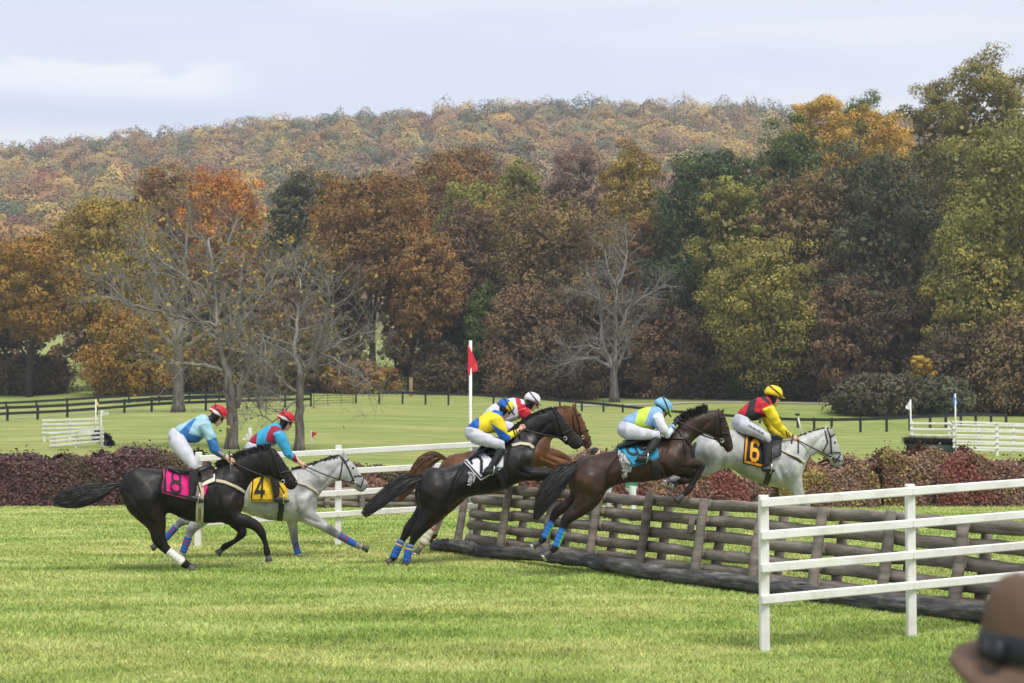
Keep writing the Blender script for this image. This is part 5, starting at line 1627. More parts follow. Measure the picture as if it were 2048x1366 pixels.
pl2 = Plane(950, 23.7, 14)
BW = [WBLUE, (.05, .11, srgb(235, 205, 50)), (.24, .31, srgb(235, 205, 50))]
horse(dict(plane=pl2, seed=2, grooves=[([(925, 930), (912, 960), (905, 990), (895, 1010)], 4, -.018), ([(880, 1000), (868, 1030)], 8, .012), ([(1018, 885), (1008, 925), (1020, 960)], 5, -.014), ([(1040, 920), (1030, 942)], 7, .014), ([(845, 985), (852, 1020), (838, 1045)], 5, -.008), ([(1062, 900), (1080, 865), (1100, 845)], 4, -.010), ([(1118, 835), (1118, 866)], 4, -.006), ([(1035, 940), (1060, 950)], 3, -.010)], foot=(800, 1127, 0), label='black horse taking off at the hurdle with a white saddle cloth numbered 2', col=BLK,
  torso=[((849, 954), (839, 980), .09), ((860, 946), (838, 1010), .19), ((874, 940), (850, 1030), .25), ((893, 934), (876, 1030), .275), ((912, 930), (898, 1013), .27), ((934, 924), (926, 997), .27), ((960, 912), (960, 990), .285), ((985, 898), (994, 985), .295), ((1008, 883), (1024, 972), .285), ((1022, 871), (1046, 960), .25), ((1036, 874), (1060, 938), .19), ((1050, 893), (1067, 922), .10)],
  neck=[((1012, 876), (1060, 945), .19), ((1024, 862), (1067, 922), .16), ((1040, 845), (1071, 896), .125), ((1060, 831), (1082, 880), .105), ((1084, 820), (1095, 871), .092), ((1106, 816), (1106, 873), .088), ((1116, 820), (1112, 876), .085)],
  head=[((1104, 818), (1103, 868), .08), ((1116, 822), (1111, 875), .092), ((1128, 835), (1120, 880), .088), ((1139, 849), (1129, 887), .074), ((1149, 862), (1138, 892), .06), ((1158, 873), (1145, 898), .054), ((1165, 883), (1153, 899), .047), ((1167, 889), (1159, 896), .033)],
  bulge=[(862, 978, .12, 30, 46, .15, -15), (1032, 915, .14, 25, 42, .12, -50), (893, 990, .16, 22, 38, .1, 25)],
  legs=[([(872, 985, 38), (868, 1016, 29), (850, 1044, 18), (833, 1066, 11.5), (824, 1086, 7.2), (816, 1109, 6.8), (811, 1130, 7)], .15, .10),
        ([(866, 985, 34), (862, 1012, 28), (838, 1038, 17), (817, 1060, 11), (804, 1082, 7), (789, 1113, 6.8), (774, 1127, 7)], -.13, -.08),
        ([(1030, 925, 27), (1048, 948, 15), (1075, 949, 11), (1096, 950, 8.5), (1083, 957, 6), (1068, 955, 6), (1060, 950, 5.5)], .15, .12),
        ([(1030, 925, 25), (1052, 944, 14), (1080, 944, 10.5), (1102, 945, 8.2), (1090, 955, 5.6), (1072, 956, 6), (1062, 952, 5.5)], -.14, -.11)],
  ears=[((1110, 823), (1113, 804), .05), ((1108, 822), (1108, 806), -.05)], eye=(1133, 848), nostril=(1160, 888),
  spots=[(1063, 876, 7, (.33, .33, .32), .8), (1060, 905, 9, (.16, .16, .16), .6), (1034, 895, 16, (.045, .045, .046), .7), (880, 945, 24, (.034, .033, .034), .6), (865, 985, 26, (.027, .021, .018), .6), (875, 1040, 18, (.04, .022, .014), .6), (1150, 878, 14, (.045, .034, .03), .7), (1125, 850, 14, (.03, .024, .021), .6), (1020, 935, 20, (.026, .025, .025), .6)],
  wraps=[((821, 1088), (811.5, 1124), 8.4, 7.6, .103, BW), ((803, 1080), (786, 1116), 8.2, 7.4, -.083, BW)],
  cloth=([(927, 924), (962, 899), (961, 961), (1002, 938)], WHT, [(0, .9, WHT), (.9, 2.6, BLKC)], '2', NB, (.12, .74, .12, .84)), nth=.16,
  patches=[('sheepskin', [(938, 945), (950, 948), (936, 972), (948, 962)], .013, M['plain'], (.58, .58, .60)), ('cloth_front', [(996, 912), (1006, 906), (993, 935), (1004, 936)], .02, M['plain'], WHT), ('saddle_flap', [(968, 896), (1000, 890), (975, 915), (1006, 908)], .04, M['leather'], None)],
  seat=[(935, 918, 3, .08), (952, 906, 6, .14), (968, 896, 8, .15), (986, 888, 8, .13), (1002, 882, 7, .1), (1012, 876, 4, .06)],
  bands=[('girth', [(990, 938), (1000, 955), (1008, 972)], 9, M['leather']), ('breast_girth', [(1024, 892), (1040, 888), (1058, 890), (1066, 897)], 5, M['webbing'])],
  bridle=[[(1108, 820), (1118, 845), (1128, 872)], [(1114, 836), (1124, 832)], [(1124, 868), (1136, 862), (1146, 859)], [(1107, 830), (1108, 850), (1116, 872)], [(1128, 874), (1138, 886), (1152, 872)], [(1128, 876), (1134, 888)]],
  bit=(1130, 876), hand=(1042, 857),
  mane=([(1018, 868), (1040, 842), (1062, 828), (1086, 817), (1106, 812)], 380, 9, (-.75, .5), (.011, .011, .012), .35),
  tail=([(851, 953, 6), (832, 956, 12), (812, 963, 17), (792, 975, 17), (772, 991, 15), (753, 1007, 13), (738, 1020, 11), (727, 1031, 7)], 560, (.013, .012, .012), .03)))

plc = Plane(1000, 25.6, 12)
horse(dict(plane=plc, seed=3, grooves=[([(1050, 870), (1042, 905), (1054, 935)], 5, -.014), ([(1086, 915), (1112, 926)], 3, -.012), ([(1075, 905), (1066, 920)], 6, .014), ([(1104, 880), (1118, 850)], 4, -.010)], foot=(840, 1100, 0), label='chestnut horse jumping on the far side of the black number 2', col=CHE,
  torso=[((890, 916), (880, 942), .09), ((901, 910), (886, 972), .19), ((918, 906), (902, 998), .26), ((948, 899), (938, 985), .265), ((975, 891), (970, 972), .27), ((1005, 881), (1010, 962), .28), ((1032, 868), (1048, 952), .27), ((1052, 860), (1076, 942), .24), ((1066, 866), (1092, 926), .18), ((1080, 882), (1098, 914), .1)],
  neck=[((1045, 864), (1092, 930), .18), ((1060, 852), (1098, 908), .15), ((1078, 836), (1102, 884), .12), ((1097, 821), (1112, 872), .1), ((1120, 812), (1125, 866), .09), ((1143, 812), (1138, 866), .086), ((1152, 817), (1146, 870), .083)],
  head=[((1140, 813), (1137, 860), .08), ((1152, 817), (1146, 868), .09), ((1162, 830), (1154, 874), .086), ((1169, 845), (1161, 881), .072), ((1175, 860), (1165, 889), .058), ((1180, 873), (1169, 896), .052), ((1183, 882), (1173, 899), .045), ((1184, 889), (1178, 896), .032)],
  bulge=[(905, 950, .12, 30, 42, .15, -15), (1066, 905, .14, 24, 38, .12, -40)],
  legs=[([(914, 955, 34), (908, 990, 25), (890, 1016, 15), (872, 1036, 10), (862, 1058, 6.4), (845, 1089, 6.6), (832, 1108, 7)], .14, .09),
        ([(910, 955, 30), (904, 988, 22), (893, 1010, 13), (882, 1028, 9), (876, 1050, 6), (868, 1070, 6.4), (858, 1082, 6.5)], -.13, -.09),
        ([(1066, 908, 24), (1086, 918, 15), (1112, 924, 10.5), (1134, 930, 8), (1122, 938, 5.8), (1108, 934, 6), (1100, 930, 5.5)], .14, .12),
        ([(1068, 905, 22), (1090, 908, 14), (1116, 910, 10), (1137, 922, 8), (1126, 936, 5.6), (1110, 938, 6), (1102, 934, 5.5)], -.13, -.11)],
  ears=[((1150, 816), (1152, 799), .05), ((1146, 815), (1147, 800), -.05)], eye=(1168, 845), nostril=(1179, 887),
  spots=[(940, 925, 26, (.075, .030, .013), .5), (1110, 925, 20, (.16, .07, .028), .6), (1090, 890, 14, (.07, .030, .014), .6), (1165, 850, 14, (.13, .052, .02), .5), (1178, 892, 9, (.04, .03, .025), .7), (845, 1092, 12, (.42, .36, .28), .8)],
  wraps=[((869, 1044), (846, 1088), 8, 9.5, .10, [(.56, .52, .43), (.0, .08, (.5, .03, .05)), (.16, .22, (.02, .02, .02)), (.24, .3, (.5, .03, .05))]), ((880, 1036), (868, 1068), 7, 6.6, -.095, [(.5, .47, .4)])],
  shoes=[0],
  seat=[(968, 892, 5, .1), (990, 884, 7, .14), (1012, 876, 8, .13), (1032, 866, 5, .08)],
  bridle=[[(1147, 815), (1156, 842), (1163, 870)], [(1153, 832), (1163, 828)], [(1160, 866), (1170, 860), (1178, 862)], [(1163, 872), (1172, 884), (1182, 872)], [(1146, 826), (1147, 848), (1154, 868)]],
  bit=(1165, 874), hand=(1078, 846),
  mane=([(1050, 858), (1078, 832), (1100, 819), (1122, 811), (1142, 811)], 330, 8, (-.85, .3), (.10, .045, .02), .3),
  tail=([(892, 917, 7), (878, 913, 11), (864, 915, 16), (850, 924, 18), (838, 940, 17), (826, 962, 14), (812, 984, 10), (796, 1002, 5)], 420, (.085, .036, .016), -.05)))

pl9 = Plane(1255, 21.75, 12)
LW = [srgb(40, 115, 205), (.0, .06, BLKC)]
horse(dict(plane=pl9, seed=9, grooves=[([(1236, 915), (1220, 945), (1214, 975), (1206, 990)], 4, -.018), ([(1192, 985), (1176, 1012)], 8, .012), ([(1334, 890), (1322, 925), (1334, 950)], 5, -.014), ([(1352, 915), (1342, 935)], 7, .014), ([(1154, 970), (1166, 1005), (1150, 1020)], 5, -.008), ([(1376, 895), (1396, 865), (1416, 845)], 4, -.010), ([(1365, 936), (1390, 936)], 3, -.010), ([(1443, 845), (1440, 872)], 4, -.006), ([(1256, 940), (1250, 962)], 8, -.008)], foot=(1100, 1112, 0), label='dark bay horse leaping the log hurdle with a teal saddle cloth numbered 9', col=BAY,
  torso=[((1161, 924), (1148, 952), .09), ((1172, 915), (1146, 984), .19), ((1188, 909), (1160, 1002), .255), ((1206, 905), (1192, 1000), .275), ((1222, 902), (1216, 978), .27), ((1244, 898), (1240, 967), .265), ((1268, 892), (1272, 965), .28), ((1296, 887), (1304, 962), .29), ((1320, 882), (1333, 956), .285), ((1338, 877), (1356, 945), .25), ((1352, 880), (1370, 930), .19), ((1364, 893), (1378, 918), .10)],
  neck=[((1325, 880), (1368, 935), .19), ((1338, 868), (1377, 912), .16), ((1354, 852), (1382, 890), .125), ((1374, 835), (1395, 875), .108), ((1400, 823), (1410, 868), .098), ((1426, 818), (1425, 874), .09), ((1440, 820), (1433, 882), .086)],
  head=[((1428, 820), (1424, 868), .08), ((1441, 822), (1433, 880), .092), ((1450, 834), (1439, 888), .089), ((1456, 850), (1445, 893), .075), ((1460, 866), (1449, 898), .061), ((1464, 880), (1451, 902), .055), ((1466, 891), (1455, 905), .047), ((1466, 897), (1460, 904), .033)],
  bulge=[(1172, 955, .12, 32, 46, .15, -15), (1343, 915, .14, 26, 40, .12, -40), (1206, 968, .16, 22, 36, .1, 25)],
  legs=[([(1180, 965, 37), (1177, 994, 27), (1156, 1020, 16.5), (1133, 1039, 11), (1123, 1064, 7), (1111, 1095, 6.8), (1088, 1114, 7)], .15, .12),
        ([(1176, 965, 33), (1168, 990, 24), (1138, 1008, 14), (1112, 1026, 9.6), (1100, 1050, 6.6), (1087, 1078, 6.4), (1065, 1093, 6.6)], -.13, -.10),
        ([(1346, 922, 28), (1362, 930, 18), (1386, 928, 12.5), (1402, 932, 9.5), (1391, 957, 6.4), (1378, 979, 6.6), (1352, 1003, 6.4)], .15, .14),
        ([(1344, 925, 26), (1366, 940, 15), (1388, 944, 10.5), (1396, 950, 8.6), (1378, 962, 6), (1362, 963, 6.2), (1346, 970, 6)], -.12, -.10)],
  shoes=[0, 1, 3], wrapfront=srgb(110, 215, 50),
  ears=[((1443, 826), (1452, 812), .05), ((1436, 822), (1438, 813), -.05)], eye=(1454, 853), nostril=(1461, 893),
  spots=[(1160, 965, 24, (.085, .046, .025), .6), (1225, 945, 28, (.04, .022, .015), .3), (1290, 950, 30, (.075, .040, .021), .6), (1330, 905, 22, (.066, .036, .021), .5), (1190, 1000, 26, (.055, .030, .018), .5), (1133, 1040, 22, (.014, .011, .01), .9), (1111, 1028, 20, (.014, .011, .01), .9), (1123, 1065, 22, (.014, .011, .01), .9), (1100, 1055, 22, (.014, .011, .01), .9), (1110, 1095, 20, (.012, .011, .01), .9), (1086, 1080, 20, (.012, .011, .01), .9), (1397, 936, 14, (.018, .013, .011), .85), (1388, 962, 18, (.013, .011, .01), .9), (1374, 982, 18, (.013, .011, .01), .9), (1430, 860, 20, (.017, .013, .012), .7), (1398, 845, 24, (.028, .016, .012), .5), (1373, 869, 5, (.25, .22, .2), .7)],
  wraps=[((1126, 1056), (1111, 1094), 8.2, 7.2, .125, LW + [(.1, 1, srgb(40, 115, 205))]), ((1104, 1042), (1088, 1076), 7.6, 6.8, -.10, LW)],
  cloth=([(1234, 897), (1313, 882), (1264, 934), (1317, 918)], TEAL, [(.6, 2.2, BLKC)], '9', NB, (.13, .47, .10, .84)), nth=.16,
  patches=[('sheepskin', [(1238, 905), (1247, 908), (1246, 955), (1266, 938)], .012, M['plain'], (.5, .49, .49)), ('saddle_flap', [(1270, 888), (1318, 878), (1283, 903), (1318, 896)], .04, M['leather'], None)],
  seat=[(1236, 894, 4, .08), (1254, 886, 7, .14), (1274, 880, 9, .15), (1294, 877, 8, .13), (1312, 876, 7, .1), (1326, 877, 4, .06)],
  bands=[('girth', [(1308, 918), (1311, 940), (1312, 958)], 14, M['leather']), ('breast_girth', [(1330, 878), (1352, 877), (1370, 878), (1380, 890)], 3, M['strap'])],
  bridle=[[(1437, 820), (1442, 845), (1444, 872)], [(1440, 836), (1451, 836)], [(1440, 866), (1450, 866), (1458, 869)], [(1434, 830), (1430, 855), (1434, 878)], [(1444, 876), (1450, 890), (1460, 876)], [(1442, 878), (1446, 892)]],
  martingale=[[(1356, 855), (1364, 875), (1368, 890), (1371, 912)]],
  bit=(1444, 880), hand=(1354, 842),
  mane=([(1358, 846), (1366, 838), (1378, 829), (1398, 820), (1416, 818)], 520, 17, (-.35, .95), (.011, .010, .010), .1),
  tail=([(1160, 923, 7), (1144, 932, 14), (1128, 946, 19), (1112, 964, 22), (1098, 984, 21), (1087, 1004, 16), (1078, 1022, 11), (1070, 1038, 5)], 640, (.012, .011, .011), .04)))

pl6 = Plane(1510, 23.2, 10)
horse(dict(plane=pl6, seed=6, grooves=[([(1462, 870), (1450, 905), (1446, 935)], 5, -.016), ([(1568, 890), (1556, 930), (1570, 965)], 5, -.014), ([(1590, 930), (1578, 955)], 7, .014), ([(1598, 955), (1592, 985)], 4, -.008), ([(1610, 920), (1630, 890), (1645, 872)], 4, -.010), ([(1660, 875), (1656, 905)], 4, -.006), ([(1410, 890), (1414, 925)], 7, .008)], foot=(1520, 1134, 0), label='dappled grey horse landing in the lead with a black saddle cloth numbered 6', col=(.40, .405, .385), grey=1, dapple=1,
  torso=[((1390, 886), (1390, 912), .09), ((1400, 873), (1398, 934), .19), ((1416, 864), (1416, 943), .255), ((1440, 858), (1438, 942), .275), ((1460, 858), (1458, 936), .27), ((1482, 867), (1482, 951), .275), ((1510, 878), (1508, 964), .295), ((1540, 882), (1540, 973), .3), ((1565, 880), (1568, 976), .28), ((1580, 877), (1588, 969), .24), ((1590, 890), (1600, 956), .18), ((1598, 912), (1607, 942), .1)],
  neck=[((1566, 882), (1600, 955), .185), ((1580, 877), (1608, 938), .16), ((1598, 871), (1614, 922), .13), ((1617, 864), (1628, 910), .11), ((1636, 857), (1644, 910), .096), ((1653, 855), (1654, 914), .088)],
  head=[((1645, 857), (1645, 906), .08), ((1658, 858), (1653, 915), .092), ((1668, 869), (1660, 922), .088), ((1675, 884), (1665, 928), .074), ((1680, 898), (1667, 932), .06), ((1684, 910), (1668, 935), .054), ((1687, 920), (1673, 935), .047), ((1687, 925), (1680, 932), .033)],
  bulge=[(1418, 904, .12, 30, 38, .15, 0), (1578, 930, .14, 25, 42, .12, -25), (1445, 915, .16, 20, 28, .1, 10)],
  legs=[([(1420, 905, 32), (1418, 930, 23), (1402, 942, 13), (1380, 948, 8.6), (1364, 956, 5.8), (1346, 960, 6), (1334, 964, 6)], .13, .05),
        ([(1422, 905, 30), (1424, 928, 20), (1408, 938, 12), (1386, 942, 8.4), (1370, 950, 5.6), (1352, 956, 6), (1340, 958, 6)], -.13, -.10),
        ([(1578, 940, 27), (1590, 970, 17), (1599, 992, 11), (1605, 1006, 8.6), (1614, 1019, 5.8), (1626, 1031, 6), (1640, 1038, 6)], .14, .12),
        ([(1576, 940, 25), (1588, 970, 15), (1598, 990, 10), (1606, 1002, 8.4), (1618, 1016, 5.6), (1632, 1028, 6), (1646, 1034, 6)], -.13, -.11)],
  shoes=[0],
  ears=[((1664, 864), (1667, 847), .05), ((1654, 860), (1651, 842), -.05)], eye=(1670, 885), nostril=(1684, 922),
  spots=[(1418, 905, 16, (.14, .145, .16), .75), (1424, 922, 12, (.15, .155, .17), .7), (1408, 880, 16, (.3, .3, .31), .5), (1598, 905, 12, (.27, .28, .29), .5), (1575, 945, 22, (.27, .28, .28), .55), (1510, 955, 26, (.3, .33, .27), .55), (1460, 935, 14, (.28, .29, .28), .5), (1676, 930, 9, (.09, .09, .09), .8), (1684, 922, 6, (.12, .11, .11), .6), (1606, 1004, 14, (.10, .10, .10), .8), (1622, 1026, 14, (.06, .06, .06), .8), (1380, 948, 14, (.12, .12, .12), .7), (1355, 958, 14, (.06, .06, .06), .8)],
  cloth=([(1489, 872), (1536, 886), (1486, 926), (1531, 937)], BLKC, [(.7, 2.6, srgb(245, 160, 30))], '6', NO, (.22, .68, .14, .78)), nth=.21,
  patches=[('saddle_flap', [(1543, 876), (1562, 877), (1540, 922), (1558, 912)], .035, M['leather'], None)],
  seat=[(1490, 868, 3, .08), (1504, 873, 6, .14), (1520, 878, 8, .15), (1536, 879, 9, .13), (1550, 877, 9, .11), (1562, 878, 5, .07)],
  bands=[('girth', [(1540, 936), (1536, 955), (1530, 970)], 11, M['leather']), ('breast_girth', [(1560, 900), (1578, 908), (1596, 915), (1608, 926)], 3.5, M['webbing'])],
  bridle=[[(1654, 857), (1661, 875), (1663, 905)], [(1660, 874), (1670, 868)], [(1657, 908), (1667, 905), (1680, 905)], [(1650, 862), (1655, 885), (1646, 902)], [(1662, 911), (1670, 925), (1681, 908)], [(1662, 913), (1680, 922)]],
  martingale=[[(1596, 877), (1596, 912)], [(1563, 902), (1575, 908), (1606, 927)]],
  bit=(1661, 912), hand=(1589, 877),
  mane=([(1594, 872), (1612, 866), (1632, 858), (1650, 854)], 90, 4, (-.6, .5), (.02, .02, .02), .2),
  plaits=[(1594 + 8.6 * k, 871 - 2.4 * k) for k in range(7)],
  tail=([(1391, 885, 4), (1387, 892, 6), (1385, 904, 7), (1386, 918, 6), (1390, 930, 3)], 90, (.10, .10, .10), -.1)))

# ------------------------------------------------------------------ riders
RED_, DKR, LBL, MBL, TUR = srgb(200, 28, 48), srgb(165, 28, 60), srgb(166, 206, 226), srgb(52, 118, 186), srgb(58, 168, 214)
JY, JB = srgb(248, 222, 40), srgb(28, 98, 190)
def redcap(a, b_, c): return (.75, .74, .74) if -.016 < b_ + .06 * a < .006 else RED_
def bluecap(a, b_, c): return JY if (-.01 < a < .085 and abs(c) < .3) else JB
rider(dict(seed=1, label='person riding the last black horse in a light and mid blue jersey and red cap', hipc=(345, 880),
  torso=[((346, 857), (372, 884), .145), ((356, 851), (383, 886), .16), ((372, 843), (398, 884), .18), ((390, 834), (410, 872), .185), ((405, 829), (416, 860), .155), ((414, 829), (421, 850), .09)],
  helmet=(439, 824), pitch=28, arm=[(409, 846, 13), (420, 872, 11), (430, 900, 9), (441, 908, 7.5), (450, 914, 5.5)], hand=(460, 921), aw=(.17, .20, .20, .14, .09),
  hips=[((338, 862), (370, 884), .145), ((335, 872), (366, 894), .16), ((338, 886), (360, 898), .13)], thigh=[(353, 880, 19), (372, 908, 15.5), (389, 932, 10.5)],
  boot=[(388, 938, 9.5), (387, 962, 9), (384.5, 988, 6.5)], heel=(377, 996), toe=(410, 1003), lw=(.10, .30, .34),
  jcol=LBL, jpat=[([(388, 836), (393, 838), (384, 850), (377, 866), (404, 875), (396, 890), (376, 890), (362, 874), (358, 864), (372, 850)], MBL), ([(408, 883), (432, 875), (458, 908), (455, 924), (438, 918), (422, 908)], MBL), ([(444, 905), (447, 904), (450, 914), (446, 916)], srgb(190, 160, 90))],
  hcol=redcap, peak=RED_), pl8)
whip('slim whip held upright by the rider in light blue', (459, 905), (463, 965), pl8, .16)
rider(dict(seed=2, label='person riding the number 4 grey in a dark red and turquoise jersey and red cap', hipc=(500, 900),
  torso=[((494, 885), (520, 897), .145), ((503, 874), (530, 897), .16), ((517, 862), (546, 893), .18), ((536, 851), (558, 884), .185), ((550, 846), (563, 872), .155), ((558, 846), (566, 862), .09)],
  helmet=(574.5, 835), pitch=20, arm=[(557, 866, 12), (568, 888, 11), (576, 908, 9), (586, 915, 7.5), (595, 922, 5.5)], hand=(604, 929), aw=(.17, .20, .20, .14, .09),
  hips=[((491, 888), (519, 898), .145), ((489, 898), (516, 906), .16), ((494, 910), (510, 914), .13)], thigh=[(504, 900, 16), (526, 920, 13), (546, 940, 10)],
  boot=[(547, 946, 9), (551, 968, 8.5), (553, 990, 6.2)], heel=(549, 1000), toe=(579, 1002), lw=(.10, .30, .34),
  jcol=DKR, jpat=[([(516, 857), (530, 846), (540, 844), (542, 853), (535, 866), (531, 881), (549, 888), (540, 897), (512, 891)], TUR), ([(538, 842), (556, 840), (570, 850), (570, 860), (562, 857), (552, 851), (541, 852)], TUR), ([(547, 866), (562, 859), (573, 868), (582, 890), (588, 911), (580, 926), (562, 912), (550, 885)], TUR), ([(591, 910), (594, 909), (600, 921), (596, 924)], WHT)],
  hcol=redcap, peak=RED_), pl4)
rider(dict(seed=3, label='person crouching over black number 2 in a yellow and blue jersey and quartered cap', hipc=(945, 873),
  torso=[((932, 855), (958, 864), .145), ((943, 845), (968, 868), .16), ((960, 833), (985, 864), .18), ((980, 822), (1000, 852), .185), ((994, 820), (1004, 842), .155), ((1001, 822), (1006, 834), .09)],
  helmet=(1014, 812), pitch=32, arm=[(992, 836, 14), (1002, 860, 12), (1010, 878, 9.5), (1024, 869, 7.5), (1034, 863, 5.8)], hand=(1042, 857), aw=(.17, .22, .22, .15, .09),
  hips=[((930, 862), (960, 868), .145), ((929, 872), (960, 878), .16), ((938, 882), (954, 884), .13)], thigh=[(946, 870, 16.5), (978, 882, 13.5), (1006, 892, 10)],
  boot=[(1003, 898, 9), (993, 918, 8.5), (981, 936, 6.5)], heel=(969, 942), toe=(996, 947), lw=(.10, .29, .33),
  jcol=JY, jpat=[([(926, 858), (941, 841), (958, 830), (959, 846), (957, 858), (952, 862)], JB), ([(982, 824), (992, 817), (1006, 816), (1013, 832), (1008, 838), (996, 828)], JB), ([(982, 846), (996, 856), (1012, 866), (1022, 873), (1018, 886), (1004, 888), (994, 872)], JB), ([(1025, 860), (1027.5, 858), (1032, 870), (1029, 872)], BLKC), ([(1030, 858), (1032, 856), (1036, 868), (1033.5, 869)], BLKC)],
  hcol=bluecap, peak=JB), pl2)
whip('dark whip with a yellow band held by the rider in yellow and blue', (1039, 862), (1043, 920), pl2, .15)
rider(dict(seed=4, label='person on the chestnut in a white and red jersey and white helmet', hipc=(975, 850),
  torso=[((966, 828), (990, 850), .145), ((976, 816), (1002, 848), .16), ((995, 804), (1022, 844), .18), ((1016, 798), (1040, 838), .185), ((1034, 796), (1048, 828), .155), ((1044, 799), (1052, 816), .09)],
  helmet=(1067, 797), pitch=24, arm=[(1046, 818, 12), (1056, 840, 10.5), (1060, 856, 8.5), (1066, 852, 7), (1072, 849, 5.4)], hand=(1079, 846), aw=(.17, .19, .17, .12, .085),
  hips=[((964, 834), (990, 854), .145), ((962, 846), (986, 862), .16), ((968, 858), (982, 866), .13)], thigh=[(976, 850, 15), (1002, 854, 13), (1026, 856, 11)],
  boot=[(1024, 864, 8.5), (1016, 884, 8), (1006, 904, 6)], heel=(996, 910), toe=(1022, 914), lw=(.10, .25, .30),
  jcol=(.62, .62, .66), jpat=[([(1029, 792), (1040, 794), (1043, 808), (1062, 808), (1066, 832), (1056, 838), (1038, 846), (1036, 822)], RED_), ([(990, 805), (994, 803), (999, 809), (996, 811)], RED_)],
  hcol=lambda a, b_, c: srgb(200, 60, 90) if -.012 < b_ + .05 * a < -.004 else (.62, .61, .65), peak=(.7, .7, .74)), plc)
rider(dict(seed=5, label='person crouching low over bay number 9 in a light blue jersey with a lime stripe', hipc=(1250, 866), mask=1,
  torso=[((1240, 842), (1268, 855), .145), ((1254, 833), (1282, 858), .16), ((1274, 822), (1302, 860), .18), ((1296, 814), (1318, 850), .185), ((1311, 813), (1322, 838), .155), ((1318, 815), (1325, 828), .09)],
  helmet=(1329, 812), pitch=42, arm=[(1314, 834, 12.5), (1324, 856, 11), (1334, 868, 9.5), (1341, 859, 8), (1346, 852, 6.4)], hand=(1354, 842), aw=(.17, .22, .22, .15, .09), glove=(.012, .012, .016),
  hips=[((1237, 848), (1268, 860), .145), ((1233, 860), (1266, 870), .16), ((1241, 874), (1260, 878), .13)], thigh=[(1253, 864, 17), (1288, 868, 13), (1319, 870, 9)],
  boot=[(1315, 876, 9), (1304, 894, 8.6), (1291, 910, 6.6)], heel=(1275, 917), toe=(1304, 922), lw=(.10, .29, .33),
  jcol=srgb(138, 178, 220), jpat=[([(1278, 816), (1304, 808), (1294, 835), (1288, 847), (1306, 855), (1298, 866), (1272, 860), (1269, 848)], srgb(206, 238, 80)), ([(1306, 831), (1317, 824), (1330, 832), (1337, 858), (1346, 852), (1352, 858), (1340, 880), (1326, 878), (1316, 855)], (.62, .62, .67)), ([(1341, 853), (1346, 848), (1352, 854), (1347, 862)], srgb(150, 195, 230)), ([(1342, 853), (1344, 851), (1352, 860), (1350, 862)], BLKC)],
  hcol=lambda a, b_, c: srgb(206, 238, 80) if (b_ < .012 and a > .03) else srgb(128, 186, 214), peak=srgb(206, 238, 80)), pl9)
rider(dict(seed=6, label='person leading on grey number 6 in a red and black jersey with yellow sleeves', hipc=(1476, 846),
  torso=[((1472, 829), (1498, 842), .145), ((1480, 820), (1508, 842), .16), ((1494, 807), (1524, 838), .18), ((1510, 797), (1536, 832), .185), ((1526, 793), (1541, 820), .155), ((1535, 794), (1543, 808), .09)],
  helmet=(1549, 784), pitch=14, arm=[(1538, 816, 12), (1548, 836, 10.5), (1556, 852, 8.6), (1569, 864, 7.2), (1580, 872, 5.4)], hand=(1589, 877), aw=(.17, .20, .19, .14, .09),
  farm=[(1528, 828, 12), (1538, 846, 10), (1546, 862, 8.6), (1562, 870, 7), (1577, 876, 5.4)],
  hips=[((1468, 834), (1498, 846), .145), ((1464, 846), (1496, 856), .16), ((1470, 860), (1488, 864), .13)], thigh=[(1480, 850, 16), (1510, 862, 13.5), (1536, 876, 10)],
  boot=[(1534, 884, 9), (1534, 908, 8.5), (1533, 928, 6.6)], heel=(1525, 938), toe=(1550, 942), lw=(.10, .30, .34), bcol=(.43, .44, .49), script=((1497, 851), (1526, 867), 11),
  jcol=RED_, jpat=[([(1500, 800), (1514, 794), (1508, 822), (1533, 831), (1518, 846), (1496, 842), (1490, 832)], BLKC), ([(1520, 795), (1530, 792), (1542, 806), (1537, 808)], BLKC), ([(1525, 818), (1546, 809), (1556, 820), (1562, 845), (1592, 872), (1580, 886), (1545, 870), (1534, 836)], JY), ([(1518, 837), (1531, 834), (1550, 858), (1582, 880), (1560, 886), (1540, 868)], JY), ([(1571, 862), (1573.5, 860), (1577, 876), (1574, 877)], BLKC), ([(1576, 864), (1578, 863), (1581, 876), (1579, 877)], BLKC)],
  hcol=lambda a, b_, c: srgb(246, 216, 50), peak=srgb(246, 216, 50)), pl6)
whip('black whip hanging from the hands of the rider with yellow sleeves', (1586, 872), (1573, 943), pl6, .14)

